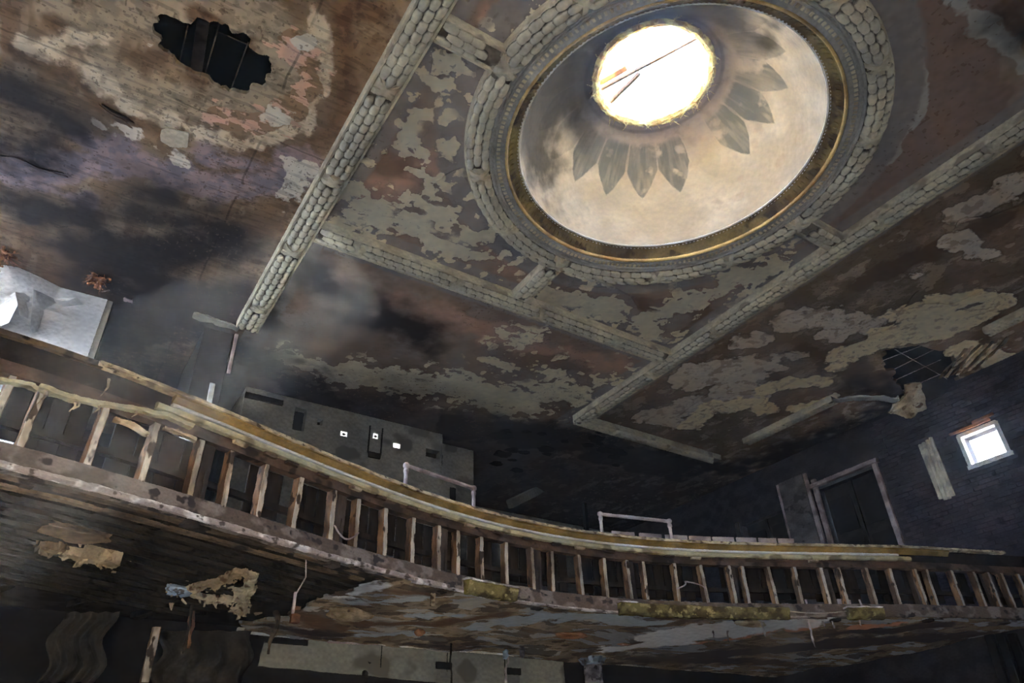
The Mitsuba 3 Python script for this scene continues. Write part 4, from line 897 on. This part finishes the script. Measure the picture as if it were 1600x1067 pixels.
# backs of the first row of seats peeping over the rail on the right
for i, (a, b) in enumerate(((988, 1022), (1030, 1064), (1070, 1104), (1107, 1141), (1144, 1178), (1182, 1214), (1218, 1246), (1250, 1275))):
    s0, s1 = s_px(a, .50), s_px(b, .50); m = (s0+s1)/2
    tag(add('seat_back', beam(along(s0, .55, Z(.530)), along(s1, .55, Z(.530)), .03, .22, n=4, amp=.006, seed=i), 'm_pipe'), f'{ORD[i]} grey seat back right of the middle handrail, just above the balcony rail', 'seat back', 'seat backs behind the rail')
# boxed-in duct with a crumpled pale metal face at the left
def crumple():
    YD = 1.588; nx, nz = 90, 60; v, f = [], []; xs = np.linspace(-.52, -.047, nx); zs = np.linspace(.46, HC-.001, nz)
    X_, Z_ = np.meshgrid(xs, zs); Pq = np.stack([X_*U*1.1, Z_*U*1.1, X_*0], -1)
    w = np.clip((-.150-X_+.05*(Z_-.85))*9, 0, 1); tri = lambda q_: np.abs((q_ % 1)-.5)*2
    ridge = .30*tri(X_*3.1+Z_*2.3+.1)+.22*tri(X_*6.0-Z_*4.2+.35)+.16*tri(Z_*8.5+X_*2.0)+.10*tri(X_*13-Z_*9)
    y = YD*U-.62*w*ridge-.03*tri(X_*2.2-Z_*1.1+.2)
    fold = np.exp(-((Z_-.938-.05*(X_+.15))/.008)**2)*np.clip((-.085-X_)*20, 0, 1); y = y-.10*fold-.03*np.clip((.93-Z_)*20, 0, 1)*np.clip((-.07-X_)*20, 0, 1)
    y = y-.012*(meshkit.fbm(Pq*1.5, 3, 9)-.5)
    v = np.stack([X_*U, y, EYE+Z_*U], -1).reshape(-1, 3)
    for j in range(nz-1):
        for i in range(nx-1):
            A = j*nx+i; f += [(A, A+1, A+nx+1), (A, A+nx+1, A+nx)]
    n = len(v); v2 = v+[0, .01, 0]; f = np.array(f)
    return tm(np.vstack([v, v2]), np.vstack([f, f[:, ::-1]+n]))
duct = thing('metal_faced_duct', 'boxed duct with a crumpled pale metal face over the left end of the balcony', 'duct')
add('face', crumple(), 'm_metal', duct, 25, label='crumpled pale sheet metal')
def flap3(pts, off, mat='m_metal', nm='torn_flap'):
    A = [on_y(x, y, 1.588)*U+[0, -o, EYE] for (x, y), o in zip(pts, off)]; n = len(A); c = np.mean(A, 0)+[0, -.05, 0]
    v = np.array(A+[c]+[p+[0, .015, 0] for p in A]+[c+[0, .015, 0]]); f = []
    for i in range(n): j = (i+1) % n; f += [(i, j, n), (n+1+j, n+1+i, 2*n+1), (i, n+1+i, n+1+j), (i, n+1+j, j)]
    add(nm, tm(v, f), mat, duct)
flap3([(-10, 478), (22, 470), (25, 500), (12, 522), (-10, 520)], (.05, .22, .40, .30, .10))
flap3([(22, 470), (52, 462), (46, 500), (28, 512)], (.22, .05, .02, .34))
flap3([(50, 470), (92, 474), (70, 486), (55, 530), (46, 520)], (.30, .06, .10, .02, .12))
flap3([(26, 470), (36, 488), (30, 520), (20, 505)], (.02, .03, .03, .02), 'm_black', 'torn_gap')
flap3([(74, 474), (118, 474), (128, 478), (100, 481)], (.10, .16, .03, .02))
add('side', rough(box(-.047*U, -.035*U, 1.586*U, 1.80*U, Z(.46), Z(HC)-.002).subdivide().subdivide(), .01, 4), 'm_booth', duct)
add('back', box(-.52*U, -.047*U, 1.66*U, 1.80*U, Z(.46), Z(HC)-.002), 'm_dark', duct)
# pier under the far end of the left long moulding
pier = thing('pier', 'dark pier with a bright chipped edge under the end of the left long moulding', 'pier')
add('body', rough(box(.168*U, .236*U, 1.585*U, 1.85*U, Z(.46), Z(HC)-.002).subdivide().subdivide().subdivide(), .012, 3), 'm_dark', pier)
add('edge_board', beam(M((.243, 1.58, .90)), M((.243, 1.58, HC-.001)), .05, .035, n=6, amp=.01, seed=1), 'm_pipe', pier)
add('edge_board', beam(M((.214, 1.575, .56)), M((.214, 1.575, .86)), .07, .035, n=8, amp=.016, seed=2), 'm_white', pier, label='pale peeling edge board')
add('lower_panel', rough(box(.172*U, .208*U, 1.572*U, 1.582*U, Z(.52), Z(.76)).subdivide().subdivide(), .008, 4), 'm_metal', pier, label='pale panel')
strip('peeling_sheet', [M((.232, 1.583, .80)), M((.240, 1.56, .76)), M((.230, 1.56, .70))], .10, 'm_blue', 'curl of pale sheet peeling off the pier at the back of the balcony', 'plaster', 4, .012, up=(0, 1, 0))
# dead tufts and fallen plaster on the sooty ceiling
def tuft(px, zu, r, n, lab, seed, mat='m_rust'):
    g = np.random.default_rng(seed); p = M(on_z(*px, zu)); ms = []
    for i in range(n):
        d = g.normal(0, 1, 3); d[2] = -abs(d[2])*.7; d /= np.linalg.norm(d); L = r*g.uniform(.5, 1.1)
        ms.append(tube([p, p+d*L*.6+g.normal(0, r*.12, 3), p+d*L+g.normal(0, r*.3, 3)], [.007, .006, .002], 4))
        ms.append(ball(p+d*L*g.uniform(.5, 1.0), g.uniform(.010, .024), 1))
    tag(add('dead_tuft', cat_(ms), mat), lab, 'tuft')
tuft((153, 436), HC-.004, .16, 70, 'reddish dead tuft hanging from the sooty ceiling above the pale metal duct', 1)
tuft((4, 395), HC-.004, .22, 70, 'dead tuft at the left edge of the picture under the sooty ceiling', 2)
strip('lath_scrap', [mz(160, 453, HC)-[0, 0, .03], mz(172, 449, HC)-[0, 0, .05]], .02, 'm_flake', 'short white scrap below the reddish tuft', 'scrap', 3, .01)
strip('fallen_board', [mz(303, 486, HC)-[0, 0, .06], mz(375, 508, HC)-[0, 0, .06]], .15, 'm_booth', 'flat grey board against the dark ceiling beside the left long moulding', 'board', 3, .03)
strip('plaster_scrap', [mz(193, 466, HC)-[0, 0, .02], mz(208, 469, HC)-[0, 0, .02]], .07, 'm_pipe', 'small grey plaster scrap right of the metal duct', 'plaster', 3, .02, 8)
pt = ragged([tuple(mz(x, y, HC)[:2]) for x, y in ((252, 202), (262, 199), (296, 207), (293, 230), (268, 229), (250, 219))], .01, .03, 4)
add('repair_patch', slab(pt, Z(HC)-.012, Z(HC)+.004), 'm_cream', ceiling, label='pale square repair patch')
# plaster skins: delaminated layers of the ceiling with lifted edges
def skin(pts, seed, lift=.05, name='plaster_skin', mat='m_ceiling', z0=0.014, amp=.04, label=None, tilt=None):
    poly = ragged([tuple(mz(x, y, HC)[:2]) for x, y in pts], amp, .05, seed)
    def fz(A):
        d = shapely.distance(shapely.points(A), poly.exterior); n = meshkit.fbm(np.column_stack([A*2.1, A[:, :1]*0+seed]), 3, seed)
        return -0.5*lift*np.exp(-(d/.22)**2)*np.clip((n-.35)*4, 0, 1)
    add(name, grid_plate(poly, Z(HC)-z0, .010, .08, fz), mat, ceiling, True, label=label)
skin([(1432, 452), (1445, 470), (1480, 475), (1530, 455), (1545, 448), (1575, 470), (1550, 490), (1530, 515), (1512, 525), (1495, 535), (1470, 545), (1432, 537), (1400, 540), (1378, 548), (1375, 570), (1340, 566), (1315, 560), (1305, 548), (1330, 535), (1360, 522), (1395, 512), (1400, 490)], 3, .06, label='pale yellowish layer of plaster curling off round the big hole')
skin([(1055, 650), (1080, 632), (1110, 614), (1135, 612), (1195, 618), (1200, 640), (1190, 662), (1130, 672), (1085, 668)], 5, .05)
skin([(1208, 500), (1240, 488), (1290, 482), (1335, 480), (1345, 500), (1330, 515), (1300, 512), (1282, 528), (1250, 525), (1225, 530)], 7, .05)
skin([(1488, 360), (1500, 340), (1545, 335), (1600, 320), (1600, 400), (1550, 410), (1520, 408)], 8, .05)
skin([(1138, 540), (1160, 520), (1185, 520), (1195, 536), (1170, 545)], 9, .04)
skin([(1180, 558), (1230, 548), (1250, 552), (1245, 566), (1210, 570)], 10, .04)
skin([(683, 285), (700, 272), (720, 262), (740, 300), (752, 330), (735, 330), (710, 310)], 12, .04, z0=.010)
skin([(857, 455), (900, 446), (960, 448), (985, 460), (1000, 485), (980, 498), (930, 498), (885, 490)], 13, .02, z0=.008)
skin([(-10, 242), (40, 252), (80, 270), (110, 272), (60, 258), (20, 240)], 15, .06)
skin([(155, 160), (175, 172), (195, 185), (212, 200), (190, 190), (165, 172)], 16, .05)
# hanging plaster flap by the hole, its lath, wires across the holes
def flap():
    pts = [on_z(x, y, HC) for x, y in ((1378, 548),)]
    a = [mz(1415, 600, HC), mz(1440, 596, HC), mz(1448, 640, .965), mz(1420, 655, .95), mz(1388, 648, .955), mz(1408, 632, .975)]
    return a
fa = flap(); P = np.array(fa); c = P.mean(0); nst = 14; v = []; 
rim = []
for i in range(len(P)):
    for t in np.linspace(0, 1, nst, endpoint=False): rim.append(P[i]*(1-t)+P[(i+1) % len(P)]*t)
rim = np.array(rim)+.10*(np.stack([meshkit.fbm(np.array(rim)*5+k*9, 3, k) for k in range(3)], 1)-.5)*2
v = [c]+[c+(r_-c)*s for s in (.35, .7, 1.0) for r_ in rim]; n = len(rim); f = [(0, 1+i, 1+(i+1) % n) for i in range(n)]
for k in range(2):
    for i in range(n): A, B = 1+k*n+i, 1+k*n+(i+1) % n; f += [(A, A+n, B+n), (A, B+n, B)]
top_ = rough(tm(v, f), .04, 3, 4); tv = np.array(top_.vertices)
add('hanging_plaster', tm(np.vstack([tv, tv+[0, .02, .03]]), np.vstack([np.array(f), np.array(f)[:, ::-1]+len(tv)])), 'm_plaster', ceiling, 40, label='torn flap of plaster and lath hanging below the big hole')
for i, (a, b) in enumerate((((1380, 585), (1462, 545)), ((1385, 600), (1470, 562)), ((1392, 618), (1480, 580)), ((1398, 546), (1480, 592)), ((1375, 565), (1440, 540)))):
    add('hole_wire', tube([mz(*a, HC+.012), (mz(*a, HC+.02)+mz(*b, HC+.02))/2, mz(*b, HC+.012)], .007, 6), 'm_pipe', ceiling, label='grey wire hanger across the big hole')
for i, (a, b) in enumerate((((297, 25), (279, 104)), ((345, 30), (318, 124)), ((388, 66), (360, 142)))):
    add('hole_wire', tube([mz(*a, HC+.03), mz(*b, HC+.03)], .007, 6), 'm_lathlight', ceiling, label='thin grey lath wire across the ragged hole')
add('hole_wire', tube([mz(338, 48, HC+.035), mz(392, 72, HC+.035)], .007, 6), 'm_lathlight', ceiling)
add('void_strut', beam(mz(318, 30, HC+.10), mz(306, 115, HC+.10), .12, .05), 'm_wooddark', ceiling)
strip('curled_moulding_end', [M((XF+.004, 1.038, 1.0)), mz(1335, 622, .985), mz(1375, 622, .98), mz(1398, 626, .982), mz(1404, 622, .987)], .17, 'm_greyband', 'snapped grey end of the wall-side moulding bending out over the hole', 'moulding', 3, .03, 30)
# rusty exposed lath beside the big hole
for i in range(7):
    a, b = (1480+i*9, 575-i*2), (1500+i*11, 552-i*3)
    add('bare_lath', rough(beam(mz(a[0]-12, a[1]+14, HC)-[0, 0, .02], mz(b[0]+8, b[1]-8, HC)-[0, 0, .02], .05, .02, n=6), .03, 7, i), 'm_plaster' if i % 2 else 'm_lathlight', ceiling)
# dark broken plaster lumps hanging over the back of the balcony
g = np.random.default_rng(11)
for i in range(26):
    x, y = g.uniform(770, 1010), g.uniform(672, 735)
    lump('plaster_lump', (x, y), HC-.004, g.uniform(.05, .13), 'm_dark', 'dark lump of loose plaster hanging from the sooty ceiling over the back of the balcony', 'plaster', i, .9, (1.5, 1, .16), 0, 2)
    labels[[k for k in labels if k.startswith('plaster_lump')][-1]]['group'] = 'plaster lumps over the back of the balcony'
a, b = on_y(797, 787, 2.0), on_y(905, 735, 2.20)
tag(add('sloping_beam', beam(M(a), M(b), .16, .20, n=4, amp=.01), 'm_booth'), 'grey beam sloping up behind the balcony right of the booth', 'beam')
a, b = on_y(735, 775, 2.28), on_y(1085, 822, 2.28)
tag(add('dado_panel', box(a[0]*U, min(b[0], 2.08)*U, 2.27*U, 2.31*U, Z(.434), Z(min(a[2], b[2], .99))), 'm_booth'), 'grey lower panel of the back wall right of the booth', 'panel')
tag(add('dark_post', beam(M(on_y(912, 775, 2.1)), M((on_y(916, 850, 2.1)[0], 2.1, .44)), .10, .10, n=3), 'm_black'), 'thin dark post against the grey back panel', 'post')
# under the balcony: insulation, hanging debris, wires
def chunk(pts, zu, w, mat, lab, cat, seed, th=.05): strip('hanging_debris', [mz(x, y, zu) for x, y in pts], w, mat, lab, cat, seed, th, 40, fuzz=90)
strip('foam_log', [mz(98, 858, .335), mz(140, 864, .333), mz(184, 874, .331)], .14, 'm_foam', 'pale log-shaped piece of torn lining hanging under the bare laths at left', 'lining', 2, .12, 30, fuzz=60)
lump('brown_clump', (122, 832), .338, .20, 'm_lathlight', 'brown clump of debris caught in the laths above the pale log-shaped piece', 'debris', 5, .5, (1.3, .8, .35))
strip('brown_scrap', [mz(64, 858, .335), mz(78, 852, .333), mz(100, 856, .333)], .10, 'm_lathlight', 'ragged brown scrap at the left end of the pale log-shaped piece', 'debris', 8, .08, fuzz=50)
chunk([(265, 922), (290, 925), (320, 912), (345, 908), (375, 893), (398, 900)], .333, .11, 'm_plaster', 'long looping shred of lath and plaster under the balcony', 'debris', 3)
chunk([(300, 928), (340, 938), (370, 935), (388, 925), (392, 905)], .33, .10, 'm_plaster', 'lower shred of plaster closing the loop under the balcony', 'debris', 4)
chunk([(375, 920), (380, 940), (376, 958)], .326, .13, 'm_plaster', 'pale tongue of plaster hanging from the looping shred', 'debris', 6, .03)
lump('plaster_wad', (280, 922), .332, .10, 'm_blue', 'pale bluish fibrous wad at the left end of the looping shred', 'debris', 4, .7, (1.2, 1, .6))
lump('orange_plaster', (546, 960), .328, .24, 'm_foam', 'orange-stained lump bulging from the soffit', 'plaster', 6, .4, (1.1, .8, .3))
lump('brown_patch', (893, 992), .334, .20, 'm_rust', 'rusty brown lump under the soffit near the middle', 'plaster', 9, .4, (1.3, .7, .22))
lump('orange_chip', (656, 988), .333, .07, 'm_rust', 'small orange chip on the soffit', 'plaster', 2, .3, (1, 1, .7))
lump('pale_roll', (1172, 974), .334, .17, 'm_plaster', 'pale rounded lip of plaster with a dark chip, right of the bright soffit', 'plaster', 3, .3, (1.8, .6, .25))
p0 = mz(478, 875, .338); w1 = [p0, p0+[.02, 0, -.16], p0+[-.06, 0, -.34]]
tag(add('hanging_wire', tube(w1, .007, 6), 'm_pipe'), 'grey wire hanging under the dark sill, with a small clip', 'wire')
tag(add('wire_clip', beam(w1[-1]+[0, 0, .03], w1[-1]-[0, 0, .16], .025, .03, n=3, amp=.004), 'm_pipe'), 'small clip on the end of the grey hanging wire', 'clip')
tag(add('rusty_bracket', rough(box(0, .10, 0, .08, 0, .22).subdivide().subdivide().apply_translation(mz(455, 972, .322)), .012, 9), 'm_rust'), 'rusty bracket under the hanging wire beside the plaster edge', 'bracket')
def hang(px, zu, L, r, mat, lab, cat, seed, name='hanging_shred', group=None):
    g = np.random.default_rng(seed); p = mz(*px, zu); pts = [p]
    for i in range(7): pts.append(pts[-1]+[g.normal(0, L*.03), g.normal(0, L*.03), -L/7])
    rr = [r*g.uniform(.5, 1.3) for _ in pts]; rr[-1] *= .4
    tag(add(name, rough(tube(pts, rr, 6), r*.3, 14, seed), mat), lab, cat, group)
hang((300, 945), .33, .50, .02, 'm_lath', 'thin strand hanging at the left end of the looping shred', 'strand', 1)
hang((301, 955), .3335, .40, .035, 'm_rust', 'reddish tag hanging on the strand at left', 'tag', 2)
hang((430, 955), .342, .48, .03, 'm_lathlight', 'brown shred hanging in front of the pale board band', 'shred', 3)
hang((575, 1035), .30, .40, .05, 'm_lath', 'dark twisted shred before the pale board band', 'shred', 4)
hang((705, 1005), .33, .9, .012, 'm_lath', 'thin dark cord hanging before the pale board band, left of the pale cord', 'cord', 5)
hang((794, 1022), .325, .7, .018, 'm_flake', 'pale cord with a frayed blue end hanging right of the middle', 'cord', 6)
lump('cord_tuft', (790, 1022), .322, .045, 'm_blue', 'frayed bluish tuft at the top of the pale cord', 'tuft', 3, .7, (1, 1, 1.4))
lump('plaster_flap', (816, 1018), .326, .07, 'm_grit', 'grey rounded flap hanging beside the pale cord', 'plaster', 5, .2, (.7, .3, 1.3))
hang((1262, 968), .336, .36, .012, 'm_flake', 'longest white drip hanging under the right part of the balcony', 'shred', 7)
for i, (x, y, L) in enumerate(((1114, 985, .10), (1137, 985, .16), (1190, 972, .20), (1285, 970, .09), (1300, 970, .10), (1342, 968, .08))):
    hang((x, y), .336, L, .014, 'm_flake', f'{ORD[i]} short white shred from the left under the right part of the balcony', 'shred', 20+i, group='white shreds under the right part of the balcony')
wp = [along(s, -.05, Z(.352)-.03*math.sin(math.pi*t)) for s, t in zip(np.linspace(s_px(1225, .35), s_px(1322, .35), 12), np.linspace(0, 1, 12))]
tag(add('sagging_wire', tube(wp, .008, 6), 'm_wire'), 'dark wire sagging between the two right-hand cornice pieces', 'wire')
tag(add('upright_lath', beam(along(s_px(1343, .37), -.05, Z(.352)), along(s_px(1341, .37), -.05, Z(.377)), .02, .02, n=3), 'm_flake'), 'short pale lath standing on the small rightmost cornice piece', 'lath')
for i, (x0, x1) in enumerate(((1058, 1100), (518, 556))):
    s0, s1 = s_px(x0, .38), s_px(x1, .38); tt = np.linspace(0, 1, 14)
    tag(add('loose_cable', tube([along(s0+(s1-s0)*t+(.06*math.sin(t*9) if i == 0 else 0), -.03, Z(.395 if i == 0 else .392)-.10*math.sin(math.pi*t)*(1 if i else -1)) for t in tt], .009, 6), 'm_pipe'), ['coil of loose cable among the studs right of the middle', 'cable looped between two studs left of the middle'][i], 'cable')
add('crack', tube([mz(x, y, HC)-[0, 0, .004] for x, y in ((158, 162), (175, 172), (195, 182), (210, 192))], [.006, .018, .014, .004], 5), 'm_black', ceiling)
add('crack', tube([mz(x, y, HC)-[0, 0, .004] for x, y in ((0, 242), (30, 250), (60, 262), (100, 270))], [.012, .018, .014, .004], 5), 'm_black', ceiling)
